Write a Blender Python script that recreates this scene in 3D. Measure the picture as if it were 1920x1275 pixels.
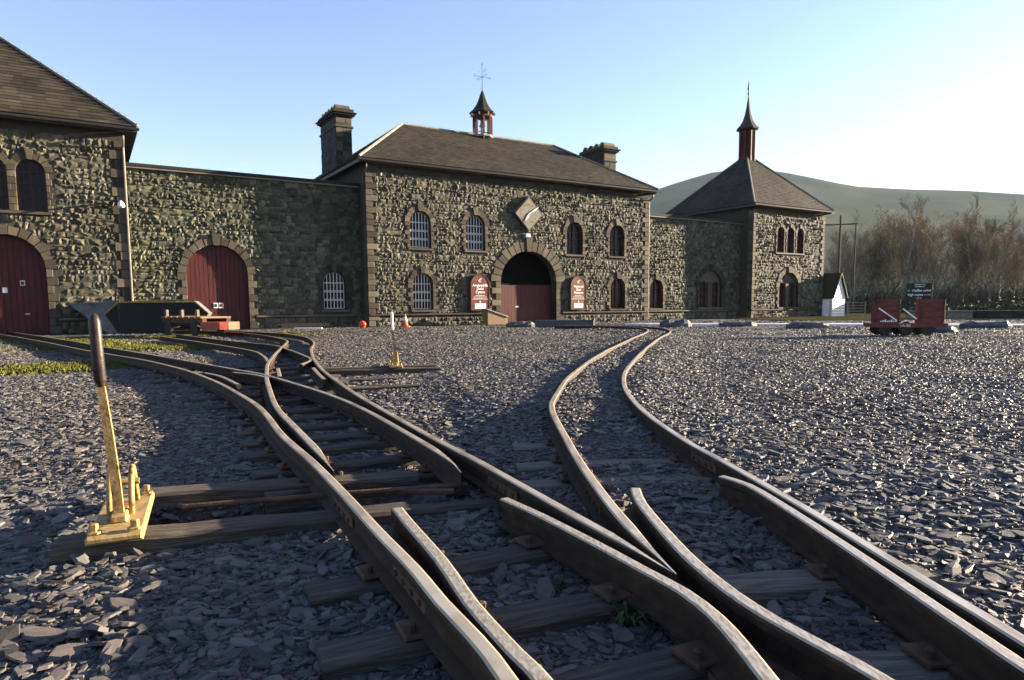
import bpy, math, random
import numpy as np
from mathutils import Vector, Matrix
random.seed(7); rng = np.random.default_rng(7)
R = math.radians
scene = bpy.context.scene
for o in list(bpy.data.objects): bpy.data.objects.remove(o)
C = scene.collection

# ------------------------------------------------------------------ camera
cd = bpy.data.cameras.new('camera'); cam = bpy.data.objects.new('camera', cd); C.objects.link(cam)
cd.sensor_width = 36; cd.lens = 24.0; cd.shift_y = 62.5/1920; cd.clip_start = .05; cd.clip_end = 9000
cam.location = (0, 0, .8)
cam.rotation_mode = 'QUATERNION'
cam.rotation_quaternion = (Matrix.Rotation(R(90)-.0989, 3, 'X') @ Matrix.Rotation(-.0066, 3, 'Z')).to_quaternion()
scene.camera = cam

# ------------------------------------------------------------------ light
SUN_EL = R(11.0); SUN_AZ = R(68.8)            # azimuth clockwise from +Y
w = bpy.data.worlds.new('World'); scene.world = w; w.use_nodes = True
nt = w.node_tree; bgn = nt.nodes['Background']
sky = nt.nodes.new('ShaderNodeTexSky'); sky.sky_type = 'NISHITA'; sky.sun_disc = False
sky.sun_elevation = SUN_EL; sky.sun_rotation = SUN_AZ; sky.air_density = 1.0; sky.dust_density = .4; sky.ozone_density = 2.6
tint = nt.nodes.new('ShaderNodeMix'); tint.data_type = 'RGBA'; tint.blend_type = 'MULTIPLY'; tint.inputs[0].default_value = 1
tint.inputs[7].default_value = (1.1, .945, 1.065, 1); nt.links.new(sky.outputs[0], tint.inputs[6])      # the camera's cool-magenta white balance
nt.links.new(tint.outputs[2], bgn.inputs[0]); bgn.inputs[1].default_value = .05
sd = bpy.data.lights.new('sun', 'SUN'); sun = bpy.data.objects.new('sun', sd); C.objects.link(sun)
sd.energy = 5.0; sd.angle = R(.55); sd.color = (1.0, .83, .6)
tosun = Vector((math.sin(SUN_AZ)*math.cos(SUN_EL), math.cos(SUN_AZ)*math.cos(SUN_EL), math.sin(SUN_EL)))
sun.rotation_mode = 'QUATERNION'; sun.rotation_quaternion = (-tosun).to_track_quat('-Z', 'Y'); sun.location = (30, 10, 30)
scene.view_settings.view_transform = 'Standard'; scene.view_settings.look = 'None'
scene.view_settings.exposure = 2.8; scene.view_settings.gamma = 1

# ------------------------------------------------------------------ materials
def mat(name, base, rough=.8, metal=0, ramp=None, nscale=4, detail=6, bump=0, bscale=None, island=0, spec=.22, stretch=None, tex='noise', dist=.02, large=None):
    """procedural material: noise driven colour ramp, per-piece brightness variation, fine bump"""
    m = bpy.data.materials.new(name); m.use_nodes = True
    t = m.node_tree; b = t.nodes['Principled BSDF']; L = t.links.new
    b.inputs['Roughness'].default_value = rough; b.inputs['Metallic'].default_value = metal
    b.inputs['Specular IOR Level'].default_value = spec
    tc = t.nodes.new('ShaderNodeTexCoord'); mp = t.nodes.new('ShaderNodeMapping')
    L(tc.outputs['Object'], mp.inputs[0])
    if stretch: mp.inputs['Scale'].default_value = stretch
    nz = t.nodes.new('ShaderNodeTexNoise'); nz.inputs['Scale'].default_value = nscale; nz.inputs['Detail'].default_value = detail
    L(mp.outputs[0], nz.inputs['Vector'])
    cr = t.nodes.new('ShaderNodeValToRGB')
    cols = ramp or [(.3, tuple(c*.75 for c in base)), (.7, tuple(min(1, c*1.2) for c in base))]
    el = cr.color_ramp.elements
    while len(el) < len(cols): el.new(.5)
    for e, (p, c) in zip(el, cols): e.position = p; e.color = (*c, 1)
    out = cr.outputs[0]
    if island:
        ge = t.nodes.new('ShaderNodeNewGeometry'); oi = t.nodes.new('ShaderNodeObjectInfo')
        ad = t.nodes.new('ShaderNodeMath'); ad.operation = 'ADD'; L(ge.outputs['Random Per Island'], ad.inputs[0]); L(oi.outputs['Random'], ad.inputs[1])
        fr = t.nodes.new('ShaderNodeMath'); fr.operation = 'FRACT'; L(ad.outputs[0], fr.inputs[0])
        mx = t.nodes.new('ShaderNodeMath'); mx.operation = 'MULTIPLY_ADD'; mx.inputs[1].default_value = .55; L(fr.outputs[0], mx.inputs[0])
        sc = t.nodes.new('ShaderNodeMath'); sc.operation = 'MULTIPLY'; sc.inputs[1].default_value = .45; L(nz.outputs['Fac'], sc.inputs[0])
        L(sc.outputs[0], mx.inputs[2]); L(mx.outputs[0], cr.inputs[0])
        hv = t.nodes.new('ShaderNodeHueSaturation')
        vm = t.nodes.new('ShaderNodeMapRange'); vm.inputs[3].default_value = 1-island; vm.inputs[4].default_value = 1+island
        f2 = t.nodes.new('ShaderNodeMath'); f2.operation = 'MULTIPLY'; f2.inputs[1].default_value = 7.31; L(fr.outputs[0], f2.inputs[0])
        f3 = t.nodes.new('ShaderNodeMath'); f3.operation = 'FRACT'; L(f2.outputs[0], f3.inputs[0])
        L(f3.outputs[0], vm.inputs[0]); L(vm.outputs[0], hv.inputs['Value']); L(cr.outputs[0], hv.inputs['Color']); out = hv.outputs[0]
    else:
        L(nz.outputs['Fac'], cr.inputs[0])
    if large:
        # weathering in broad patches over the whole site: (tint, scale)
        ge2 = t.nodes.new('ShaderNodeNewGeometry'); n3 = t.nodes.new('ShaderNodeTexNoise'); n3.inputs['Scale'].default_value = large[1]; n3.inputs['Detail'].default_value = 5
        L(ge2.outputs['Position'], n3.inputs['Vector']); m3 = t.nodes.new('ShaderNodeMapRange'); m3.inputs[1].default_value = .42; m3.inputs[2].default_value = .66; L(n3.outputs['Fac'], m3.inputs[0])
        x3 = t.nodes.new('ShaderNodeMix'); x3.data_type = 'RGBA'; x3.blend_type = 'MULTIPLY'; x3.inputs[7].default_value = (*large[0], 1)
        L(m3.outputs[0], x3.inputs[0]); L(out, x3.inputs[6]); out = x3.outputs[2]
    L(out, b.inputs['Base Color'])
    if bump:
        n2 = t.nodes.new('ShaderNodeTexNoise') if tex == 'noise' else t.nodes.new('ShaderNodeTexVoronoi')
        n2.inputs['Scale'].default_value = bscale or nscale*5
        if tex == 'noise': n2.inputs['Detail'].default_value = 8
        L(mp.outputs[0], n2.inputs['Vector'])
        bp = t.nodes.new('ShaderNodeBump'); bp.inputs['Strength'].default_value = bump; bp.inputs['Distance'].default_value = dist
        L(n2.outputs[0], bp.inputs['Height']); L(bp.outputs[0], b.inputs['Normal'])
    return m

M = {}
M['rubble'] = mat('rubble', (.2, .2, .15), .8, ramp=[(.15, (0.03657, 0.0373, 0.02748)), (.45, (0.078, 0.07359, 0.05177)), (.7, (0.1194, 0.1088, 0.07399)), (.95, (0.06094, 0.06218, 0.04864))], nscale=5, bump=.6, bscale=26, island=.24, large=((.62, .66, .6), .45))
M['mortar'] = mat('mortar', (.04, .038, .03), .95, nscale=3, bump=.8, bscale=14)
M['rubble_green'] = mat('rubble_green', (.15, .17, .13), .8, ramp=[(.15, (0.03478, 0.0394, 0.02782)), (.5, (0.06955, 0.07281, 0.04811)), (.75, (0.1159, 0.1104, 0.07071)), (.95, (0.05796, 0.06447, 0.04927))], nscale=5, bump=.6, bscale=26, island=.3, large=((.62, .68, .62), .5))
M['dressed'] = mat('dressed', (.26, .215, .165), .8, ramp=[(.1, (0.03375, 0.02805, 0.02345)), (.4, (0.06395, 0.05236, 0.03731)), (.65, (0.1066, 0.09163, 0.0604)), (.95, (0.04619, 0.0374, 0.0302))], nscale=3, bump=.35, bscale=40, island=.45, large=((.65, .62, .6), .8))
M['dark_stone'] = mat('dark_stone', (.035, .032, .026), .85, nscale=4, bump=.5, bscale=20, island=.3)
M['slate'] = mat('slate', (.05, .045, .036), .65, ramp=[(.2, (0.02576, 0.02254, 0.01656)), (.55, (0.046, 0.0391, 0.02668)), (.9, (0.06624, 0.05428, 0.03496))], nscale=2.5, bump=.3, bscale=30, island=.13, spec=.12, large=((.7, .72, .66), .6))
M['roof_base'] = mat('roof_base', (.05, .048, .042), .8, nscale=3)
M['lead'] = mat('lead', (.26, .235, .18), .55, nscale=4, bump=.2)
M['maroon'] = mat('maroon', (.068, .0145, .0135), .55, nscale=6, bump=.15, bscale=30, stretch=(1, 1, .2))
M['maroon_dark'] = mat('maroon_dark', (.05, .015, .016), .5, nscale=6, bump=.1)
M['timber_trim'] = mat('timber_trim', (.05, .035, .03), .6, nscale=5)
M['iron_white'] = mat('iron_white', (.62, .62, .6), .5, nscale=15)
M['iron_dark'] = mat('iron_dark', (.035, .033, .032), .5, metal=.4, nscale=12, bump=.2)
M['glass'] = mat('glass', (.01, .011, .012), .15, nscale=3, spec=.14)
M['interior'] = mat('interior', (.01, .01, .01), .95)
M['rail'] = None
M['sleeper'] = mat('sleeper', (.11, .095, .08), .9, ramp=[(.25, (0.02143, 0.01701, 0.01331)), (.5, (0.05359, 0.04423, 0.03364)), (.8, (0.1072, 0.08928, 0.06889))], nscale=9, detail=10, bump=.9, bscale=22, stretch=(.6, 7, 7), dist=.012, large=((1.5, 1.45, 1.4), .9))
M['sleeper_grey'] = mat('sleeper_grey', (.2, .18, .15), .9, ramp=[(.25, (.05, .043, .036)), (.5, (.13, .115, .095)), (.8, (.22, .195, .16))], nscale=9, detail=10, bump=.9, bscale=22, stretch=(.6, 7, 7), dist=.012)
M['yellow_iron'] = mat('yellow_iron', (.62, .42, .12), .5, ramp=[(.33, (0.08, 0.0384, 0.0176)), (.43, (0.264, 0.168, 0.06)), (.7, (0.336, 0.24, 0.104))], nscale=24, detail=8, bump=.4, bscale=60, dist=.004)
M['grip'] = mat('grip', (.03, .022, .02), .45, ramp=[(.35, (.014, .011, .01)), (.7, (.05, .028, .021))], nscale=18, bump=.35, bscale=90, dist=.003)
M['rust'] = mat('rust', (.16, .085, .05), .8, ramp=[(.25, (0.0385, 0.02475, 0.0176)), (.55, (0.0825, 0.04675, 0.0275)), (.85, (0.143, 0.0825, 0.04675))], nscale=12, detail=8, bump=.5, bscale=60, dist=.006)
M['wagon_red'] = mat('wagon_red', (.22, .06, .05), .7, ramp=[(.25, (.07, .022, .019)), (.5, (.14, .038, .032)), (.85, (.19, .068, .055))], nscale=5, detail=9, bump=.4, bscale=25, stretch=(1, 1, 5))
M['bumper_red'] = mat('bumper_red', (.3, .07, .04), .55, nscale=9, bump=.2)
M['skip_grey'] = mat('skip_grey', (.1, .11, .12), .6, ramp=[(.3, (.06, .06, .06)), (.5, (.1, .11, .12)), (.8, (.14, .15, .16))], nscale=4, bump=.2)
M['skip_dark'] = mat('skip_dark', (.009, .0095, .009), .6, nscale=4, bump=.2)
M['skip_yellow'] = mat('skip_yellow', (.3, .2, .02), .55, nscale=8)
M['white_paint'] = mat('white_paint', (.75, .74, .7), .6, nscale=8)
M['orange'] = mat('orange', (.7, .12, .03), .5, nscale=8)
M['lamp_red'] = mat('lamp_red', (.75, .07, .03), .25, nscale=8)
M['sign_red'] = mat('sign_red', (.12, .032, .025), .45, nscale=3)
M['sign_green'] = mat('sign_green', (.008, .018, .016), .5, nscale=3)
M['letter'] = mat('letter', (.78, .75, .7), .6, nscale=3)
M['clock_face'] = mat('clock_face', (.15, .138, .11), .6, nscale=5, bump=.1)
M['wood'] = mat('wood', (.2, .13, .08), .75, nscale=7, bump=.4, stretch=(1, 8, 8))
M['slab'] = mat('slab', (.05, .055, .06), .6, ramp=[(.3, (.035, .038, .044)), (.7, (.085, .09, .095))], nscale=4, bump=.6, bscale=16)
M['path'] = mat('path', (.8, .78, .74), .3, nscale=2, bump=.1)
M['bark'] = mat('bark', (.3, .26, .2), .85, ramp=[(.3, (.12, .1, .075)), (.55, (.28, .245, .19)), (.8, (.5, .46, .4))], nscale=6, bump=.4, bscale=30)
M['twig'] = mat('twig', (.165, .12, .07), .85, nscale=2)
M['brushwood'] = mat('brushwood', (.04, .031, .018), .9, nscale=.4)
M['leaf'] = mat('leaf', (.09, .1, .03), .75, ramp=[(.3, (0.03, 0.039, 0.012)), (.7, (0.084, 0.084, 0.027))], nscale=1.5, island=.3)
M['weed_leaf'] = mat('weed_leaf', (.035, .05, .014), .7, nscale=9)
M['moss'] = mat('moss', (.2, .2, .03), .95, ramp=[(.3, (0.044, 0.0484, 0.00968)), (.7, (0.1188, 0.11, 0.0176))], nscale=5, bump=.8, bscale=60)
M['hill'] = mat('hill', (.1, .11, .055), .95, ramp=[(.35, (0.02272, 0.03156, 0.02574)), (.5, (0.04165, 0.04838, 0.03145)), (.65, (0.06437, 0.06522, 0.04002))], nscale=.006, detail=9, bump=.3, bscale=.05, dist=4, spec=0)
M['field'] = mat('field', (.1, .1, .05), .95, ramp=[(.35, (.035, .034, .02)), (.65, (.065, .06, .028))], nscale=.15, detail=9, spec=0)
M['chip'] = mat('chip', (.12, .12, .135), .58, ramp=[(.05, (0.03054, 0.02994, 0.03054)), (.35, (0.0593, 0.05818, 0.05873)), (.6, (0.09433, 0.08898, 0.08614)), (.8, (0.07637, 0.06416, 0.06265)), (.93, (0.1348, 0.1181, 0.0924)), (.99, (0.2695, 0.231, 0.1722))], nscale=14, bump=.4, bscale=40, island=.3, dist=.006, spec=.18, large=((1.12, 1.0, .86), .55))
def gravel_material():
    m = mat('gravel_ground', (.07, .072, .08), .75, ramp=[(.25, (.022, .022, .0225)), (.5, (.042, .042, .043)), (.62, (.06, .06, .06)), (.75, (.085, .083, .078))], nscale=22, detail=12, bump=.8, bscale=38, tex='voronoi', dist=.02)
    return m
M['gravel'] = gravel_material()
def rail_material():
    m = mat('rail', (.12, .075, .05), .7, ramp=[(.25, (.014, .0095, .006)), (.55, (.032, .02, .0115)), (.85, (.065, .037, .019))], nscale=16, detail=9, bump=.25, bscale=110, dist=.002)
    t = m.node_tree; b = t.nodes['Principled BSDF']; L = t.links.new
    src = b.inputs['Base Color'].links[0].from_socket
    g = t.nodes.new('ShaderNodeNewGeometry'); sx = t.nodes.new('ShaderNodeSeparateXYZ'); L(g.outputs['True Normal'], sx.inputs[0])
    mr = t.nodes.new('ShaderNodeMapRange'); mr.inputs[1].default_value = .55; mr.inputs[2].default_value = .95; L(sx.outputs[2], mr.inputs[0])
    # the foot of a rail faces up too, so only the running head (higher than 7 cm) is polished; its colour is also lightened for the sky it mirrors
    sp = t.nodes.new('ShaderNodeSeparateXYZ'); L(g.outputs['Position'], sp.inputs[0])
    hz = t.nodes.new('ShaderNodeMapRange'); hz.inputs[1].default_value = .055; hz.inputs[2].default_value = .085; L(sp.outputs[2], hz.inputs[0])
    mu = t.nodes.new('ShaderNodeMath'); mu.operation = 'MULTIPLY'; L(mr.outputs[0], mu.inputs[0]); L(hz.outputs[0], mu.inputs[1])
    nz = t.nodes.new('ShaderNodeTexNoise'); nz.inputs['Scale'].default_value = 90; nz.inputs['Detail'].default_value = 6
    r2 = t.nodes.new('ShaderNodeValToRGB'); r2.color_ramp.elements[0].position = .35; r2.color_ramp.elements[0].color = (.36, .27, .165, 1)
    r2.color_ramp.elements[1].position = .6; r2.color_ramp.elements[1].color = (.66, .54, .37, 1); L(nz.outputs['Fac'], r2.inputs[0])
    mx = t.nodes.new('ShaderNodeMix'); mx.data_type = 'RGBA'; L(mu.outputs[0], mx.inputs[0]); L(src, mx.inputs[6]); L(r2.outputs[0], mx.inputs[7])
    L(mx.outputs[2], b.inputs['Base Color'])
    rr = t.nodes.new('ShaderNodeMapRange'); rr.inputs[3].default_value = .75; rr.inputs[4].default_value = .3; L(mu.outputs[0], rr.inputs[0]); L(rr.outputs[0], b.inputs['Roughness'])
    mm = t.nodes.new('ShaderNodeMath'); mm.operation = 'MULTIPLY'; mm.inputs[1].default_value = .7; L(mu.outputs[0], mm.inputs[0]); L(mm.outputs[0], b.inputs['Metallic'])
    return m
M['rail'] = rail_material()

# ------------------------------------------------------------------ mesh helpers
class MB:
    def __init__(s): s.v = []; s.f = []
    def add(s, v, f):
        o = len(s.v); s.v += [tuple(p) for p in v]; s.f += [tuple(i+o for i in q) for q in f]; return s
    def box(s, x0, x1, y0, y1, z0, z1):
        return s.add([(x0,y0,z0),(x1,y0,z0),(x1,y1,z0),(x0,y1,z0),(x0,y0,z1),(x1,y0,z1),(x1,y1,z1),(x0,y1,z1)],
                     [(0,3,2,1),(4,5,6,7),(0,1,5,4),(1,2,6,5),(2,3,7,6),(3,0,4,7)])
    def bbox(s, x0, x1, y0, y1, z0, z1, b=.01):
        """box with chamfered edges on the top and front"""
        return s.add([(x0,y0+b,z0),(x1,y0+b,z0),(x1,y1,z0),(x0,y1,z0),
                      (x0+b,y0,z0+b),(x1-b,y0,z0+b),(x1-b,y0,z1-b),(x0+b,y0,z1-b),
                      (x0,y0+b,z1-b),(x1,y0+b,z1-b),(x1,y1,z1-b),(x0,y1,z1-b),
                      (x0+b,y0+b,z1),(x1-b,y0+b,z1),(x1-b,y1-b,z1),(x0+b,y1-b,z1)],
                     [(4,5,6,7),(0,1,5,4),(7,6,9,8) if False else (7,6,13,12),(0,4,7,8),(5,1,9,6),(8,7,12),(6,9,13),(1,2,10,9),(2,3,11,10),(3,0,8,11),(9,10,14,13),(10,11,15,14),(11,8,12,15),(12,13,14,15),(0,3,2,1)])
    def prism(s, poly, y0, y1):
        """polygon in x,z extruded from y0 (front) to y1"""
        n = len(poly); v = [(x, y0, z) for x, z in poly]+[(x, y1, z) for x, z in poly]
        return s.add(v, [tuple(range(n)), tuple(range(2*n-1, n-1, -1))]+[(i, n+i, n+(i+1) % n, (i+1) % n) for i in range(n)])
    def tube(s, path, r, n=6, cap=True):
        path = [Vector(p) for p in path]; rs = r if isinstance(r, (list, tuple)) else [r]*len(path)
        v = []; f = []
        for i, p in enumerate(path):
            dirn = (path[min(i+1, len(path)-1)]-path[max(i-1, 0)]).normalized()
            a = dirn.orthogonal().normalized() if i == 0 else (pa-dirn*pa.dot(dirn)).normalized()
            pa = a; b = dirn.cross(a)
            for k in range(n):
                t = 2*math.pi*k/n; v.append(p+(a*math.cos(t)+b*math.sin(t))*rs[i])
            if i: f += [((i-1)*n+k, (i-1)*n+(k+1) % n, i*n+(k+1) % n, i*n+k) for k in range(n)]
        if cap: f += [tuple(range(n-1, -1, -1)), tuple((len(path)-1)*n+k for k in range(n))]
        return s.add(v, f)
    def lathe(s, prof, n=16, c=(0, 0), a0=0.0):
        v = [(c[0]+r*math.cos(a0+2*math.pi*k/n), c[1]+r*math.sin(a0+2*math.pi*k/n), z) for r, z in prof for k in range(n)]
        f = [(i*n+k, i*n+(k+1) % n, (i+1)*n+(k+1) % n, (i+1)*n+k) for i in range(len(prof)-1) for k in range(n)]
        f += [tuple(range(n-1, -1, -1)), tuple((len(prof)-1)*n+k for k in range(n))]
        return s.add(v, f)
    def bar(s, a, b, wx, wy):
        """square bar from a to b"""
        a, b = Vector(a), Vector(b); d_ = (b-a).normalized(); u = d_.cross(Vector((0, 1, 0)))
        if u.length < .1: u = d_.cross(Vector((1, 0, 0)))
        u.normalize(); q = d_.cross(u)
        v = [p+u*sx*wx/2+q*sy*wy/2 for p in (a, b) for sx, sy in ((-1,-1),(1,-1),(1,1),(-1,1))]
        return s.add(v, [(3,2,1,0),(4,5,6,7)]+[(i, (i+1) % 4, 4+(i+1) % 4, 4+i) for i in range(4)])
    def mesh(s, name):
        m = bpy.data.meshes.new(name); m.from_pydata(s.v, [], s.f); m.update(); return m
    def build(s, name, material, parent=None, smooth=False, fix=True):
        m = s.mesh(name)
        if fix:
            import bmesh
            b = bmesh.new(); b.from_mesh(m); bmesh.ops.recalc_face_normals(b, faces=b.faces); b.to_mesh(m); b.free()
        return obj(name, m, material, parent, smooth)
def obj(name, mesh, material, parent=None, smooth=False):
    if material is not None:
        mesh.materials.clear(); mesh.materials.append(M[material] if isinstance(material, str) else material)
    if smooth: mesh.polygons.foreach_set('use_smooth', [True]*len(mesh.polygons))
    o = bpy.data.objects.new(name, mesh); C.objects.link(o)
    if parent: o.parent = parent
    return o
def tag(o, label, cat=None, group=None, kind=None):
    if label: o['label'] = label
    if cat: o['category'] = cat
    if group: o['group'] = group
    if kind: o['kind'] = kind
    return o
def thing(name, label, cat, loc=(0, 0, 0), rz=0, group=None):
    o = bpy.data.objects.new(name, None); C.objects.link(o); o.location = loc; o.rotation_euler = (0, 0, rz)
    o.empty_display_size = .2
    return tag(o, label, cat, group)
def struct(o, label, cat): return tag(o, label, cat, kind='structure')
def curve_panel(name, outline, holes, thick, material, parent, y=0.0):
    """flat wall with real openings: outline and holes in x,z; front face at y, back at y+thick"""
    cu = bpy.data.curves.new(name, 'CURVE'); cu.dimensions = '2D'; cu.fill_mode = 'BOTH'; cu.extrude = thick/2
    for poly in [outline]+holes:
        sp = cu.splines.new('POLY'); sp.points.add(len(poly)-1); sp.use_cyclic_u = True
        for q, (x, z) in zip(sp.points, poly): q.co = (x, z, 0, 1)
    tmp = bpy.data.objects.new(name, cu); me = bpy.data.meshes.new_from_object(tmp)
    bpy.data.objects.remove(tmp); bpy.data.curves.remove(cu)
    me.transform(Matrix.Translation((0, y+thick/2, 0)) @ Matrix.Rotation(R(90), 4, 'X'))
    me.name = name
    return obj(name, me, material, parent)
def text(name, s, size, material, parent, loc, align='CENTER', extrude=.002, bold=0.0):
    cu = bpy.data.curves.new(name, 'FONT'); cu.body = s; cu.size = size; cu.align_x = align; cu.align_y = 'CENTER'; cu.extrude = extrude; cu.offset = bold; cu.resolution_u = 2
    tmp = bpy.data.objects.new(name, cu); me = bpy.data.meshes.new_from_object(tmp)
    bpy.data.objects.remove(tmp); bpy.data.curves.remove(cu)
    me.transform(Matrix.Rotation(R(90), 4, 'X'))
    o = obj(name, me, material, parent); o.location = loc; return o
def small_print(parent, x0, x1, z, h, y, seed, material='letter'):
    """print too small to read in the photograph: uneven strokes, no words"""
    r = random.Random(seed); m = MB(); x = x0
    while x < x1-.01:
        q = min(r.uniform(.5, 1.1)*h, x1-x); m.box(x, x+q*.8, y-.003, y, z-h*r.uniform(.35, .5), z+h*r.uniform(.25, .5)); x += q+(h*.5 if r.random() < .18 else h*.08)
    return m.build('small_print', material, parent)
def arch_poly(x0, x1, z0, z1, rise=None, n=14):
    hw = (x1-x0)/2; cx = (x0+x1)/2; rise = rise or hw
    return [(x0, z0), (x1, z0)]+[(cx+hw*math.cos(math.pi*k/n), z1-rise+rise*math.sin(math.pi*k/n)) for k in range(n+1)]

# ------------------------------------------------------------------ masonry
ALPHA = .5538; AX, AY = -5.667, 27.224
dx, dy = math.cos(ALPHA), math.sin(ALPHA)
def site(s, m=0): return (AX+dx*s-dy*m, AY+dy*s+dx*m, 0)
def stone_variant(k):
    r = random.Random(100+k); v = []
    n = 4
    for j in range(n):
        for i in range(n):
            x = i/(n-1)-.5; z = j/(n-1)-.5
            e = (i in (0, n-1)) or (j in (0, n-1)); cn = (i in (0, n-1)) and (j in (0, n-1))
            x += r.uniform(-.09, .09); z += r.uniform(-.09, .09)
            x *= 1.06; z *= 1.06
            if cn: x *= r.uniform(.88, 1); z *= r.uniform(.88, 1)
            y = .1-r.uniform(0, .35) if e else -r.uniform(.15, 1.25)
            v.append((x, y, z))
    f = [(j*n+i, j*n+i+1, (j+1)*n+i+1, (j+1)*n+i) for j in range(n-1) for i in range(n-1)]
    return v, f
STONES = [stone_variant(k) for k in range(22)]
def in_arch(x, z, a, g):
    x0, x1, z0, z1, rise = a
    hw = (x1-x0)/2; cx = (x0+x1)/2; zs = z1-rise
    if z < z0-g*.6: return False
    if z <= zs: return x0-g < x < x1+g
    return ((x-cx)/(hw+g))**2+((z-zs)/(rise+g))**2 < 1
def rubble(parent, x0, x1, z0, z1, arches=(), rects=(), material='rubble', seed=1, relief=.05, gap=.17, n_single=300, hmin=.09, hmax=.25, y=0.0):
    r = random.Random(seed); cells = []
    z = z0
    while z < z1-.05:
        h = min(r.uniform(hmin, hmax), z1-z); 
        if z1-(z+h) < .08: h = z1-z
        x = x0-r.uniform(0, .15)
        while x < x1:
            wd = r.choice((r.uniform(.08, .15), r.uniform(.12, .24), r.uniform(.2, .36)))*(.6+h*2.2); xa, xb = max(x, x0), min(x+wd, x1); x += wd
            if xb-xa < .06: continue
            parts = [(xa, xb, z, z+h)]
            if h > .19 and r.random() < .3: c = r.uniform(.4, .6); parts = [(xa, xb, z, z+h*c), (xa, xb, z+h*c, z+h)]
            elif xb-xa < .2 and r.random() < .15: parts = [(xa, xb, z-.04, z+h+.03)]
            cells += parts
        z += h
    keep = []
    for (a, b, c, e) in cells:
        cx, cz = (a+b)/2, (c+e)/2; bad = False
        for ar in arches:
            g = ar[5] if len(ar) > 5 else gap
            hits = sum(in_arch(px, pz, ar[:5], g-.03) for px, pz in ((a, c), (b, c), (a, e), (b, e), (cx, cz)))
            if hits >= 2 or in_arch(cx, cz, ar[:5], g): bad = True; break
        for (ra, rb, rc, rd) in rects:
            if a < rb-.02 and b > ra+.02 and c < rd-.02 and e > rc+.02: bad = True; break
        if not bad: keep.append((a, b, c, e))
    keep.sort(key=lambda q: -(q[1]-q[0])*(q[3]-q[2]))
    rest = MB()
    meshes = {}
    for i, (a, b, c, e) in enumerate(keep):
        k = r.randrange(len(STONES)); wd = (b-a)*.97; h = (e-c)*.97; dp = relief*r.uniform(.35, 1.25)*(1.35 if r.random() < .12 else 1)
        if i < n_single:
            if k not in meshes:
                q = MB(); q.add(*STONES[k]); meshes[k] = q.mesh('stone'); meshes[k].materials.append(M[material])
            o = bpy.data.objects.new('stone', meshes[k]); C.objects.link(o); o.parent = parent
            o.location = ((a+b)/2, y, (c+e)/2); o.scale = (wd, dp, h); o.rotation_euler = (0, r.uniform(-.25, .25), 0)
        else:
            v, f = STONES[k]
            tl = r.uniform(-.25, .25); rest.add([((a+b)/2+p[0]*wd+p[2]*h*tl, y+p[1]*dp, (c+e)/2+p[2]*h-p[0]*wd*tl*.6) for p in v], f)
    if rest.f: tag(rest.build('rubble_stones', material, parent, fix=False), None, kind='stuff')
def voussoirs(parent, a, width=.17, n=9, proud=.045, material='dressed', keystone=True, y=0.0):
    x0, x1, z0, z1, rise = a[:5]; cx = (x0+x1)/2; hw = (x1-x0)/2; zs = z1-rise
    for k in range(n):
        key = keystone and k == n//2
        e = .35 if not key else -.15
        a0 = math.pi*k/n+.012; a1 = math.pi*(k+1)/n-.012; wd = width*(1.0 if k % 2 else 1.18)*(1.35 if key else 1)
        pr = proud*(1.7 if key else 1)+random.uniform(-.008, .008)
        poly = [(cx+hw*math.cos(a0), zs+rise*math.sin(a0)), (cx+(hw+wd)*math.cos(a0), zs+(rise+wd)*math.sin(a0)),
                (cx+(hw+wd)*math.cos(a1), zs+(rise+wd)*math.sin(a1)), (cx+hw*math.cos(a1), zs+rise*math.sin(a1))]
        if key: poly[0], poly[3] = (poly[0][0], poly[0][1]-.02), (poly[3][0], poly[3][1]-.02)
        MB().prism(poly, y-pr, y+.12).build('keystone' if key else 'voussoir', material, parent)
def jambs(parent, a, width=.15, course=.17, proud=.03, material='dressed', y=0.0):
    x0, x1, z0, z1, rise = a[:5]; zs = z1-rise; n = max(2, round((zs-z0)/course)); h = (zs-z0)/n
    for i in range(n):
        for sx in (0, 1):
            wd = width*(1.5 if (i+sx) % 2 else .85)
            xa, xb = (x0-wd, x0) if sx == 0 else (x1, x1+wd)
            MB().bbox(xa, xb, y-proud-random.uniform(0, .012), y+.12, z0+i*h+.006, z0+(i+1)*h-.006, .008).build('jamb_stone', material, parent)
def sill(parent, a, material='dressed', h=.09, y=0.0):
    MB().bbox(a[0]-.1, a[1]+.1, y-.075, y+.14, a[2]-h, a[2]-.004, .012).build('sill', material, parent)
def quoins(parent, x, z0, z1, side, material='dressed', course=.235, w=(.26, .44), proud=.035, y=0.0, back=.3):
    n = round((z1-z0)/course); h = (z1-z0)/n
    for i in range(n):
        wd = w[i % 2]+random.uniform(-.02, .02); xa, xb = (x, x+wd) if side > 0 else (x-wd, x)
        # corner pieces stand proud of both faces
        if side > 0: xa -= .02
        else: xb += .02
        MB().bbox(xa, xb, y-proud-random.uniform(0, .015), y+back, z0+i*h+.006, z0+(i+1)*h-.006, .012).build('quoin', material, parent)

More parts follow.
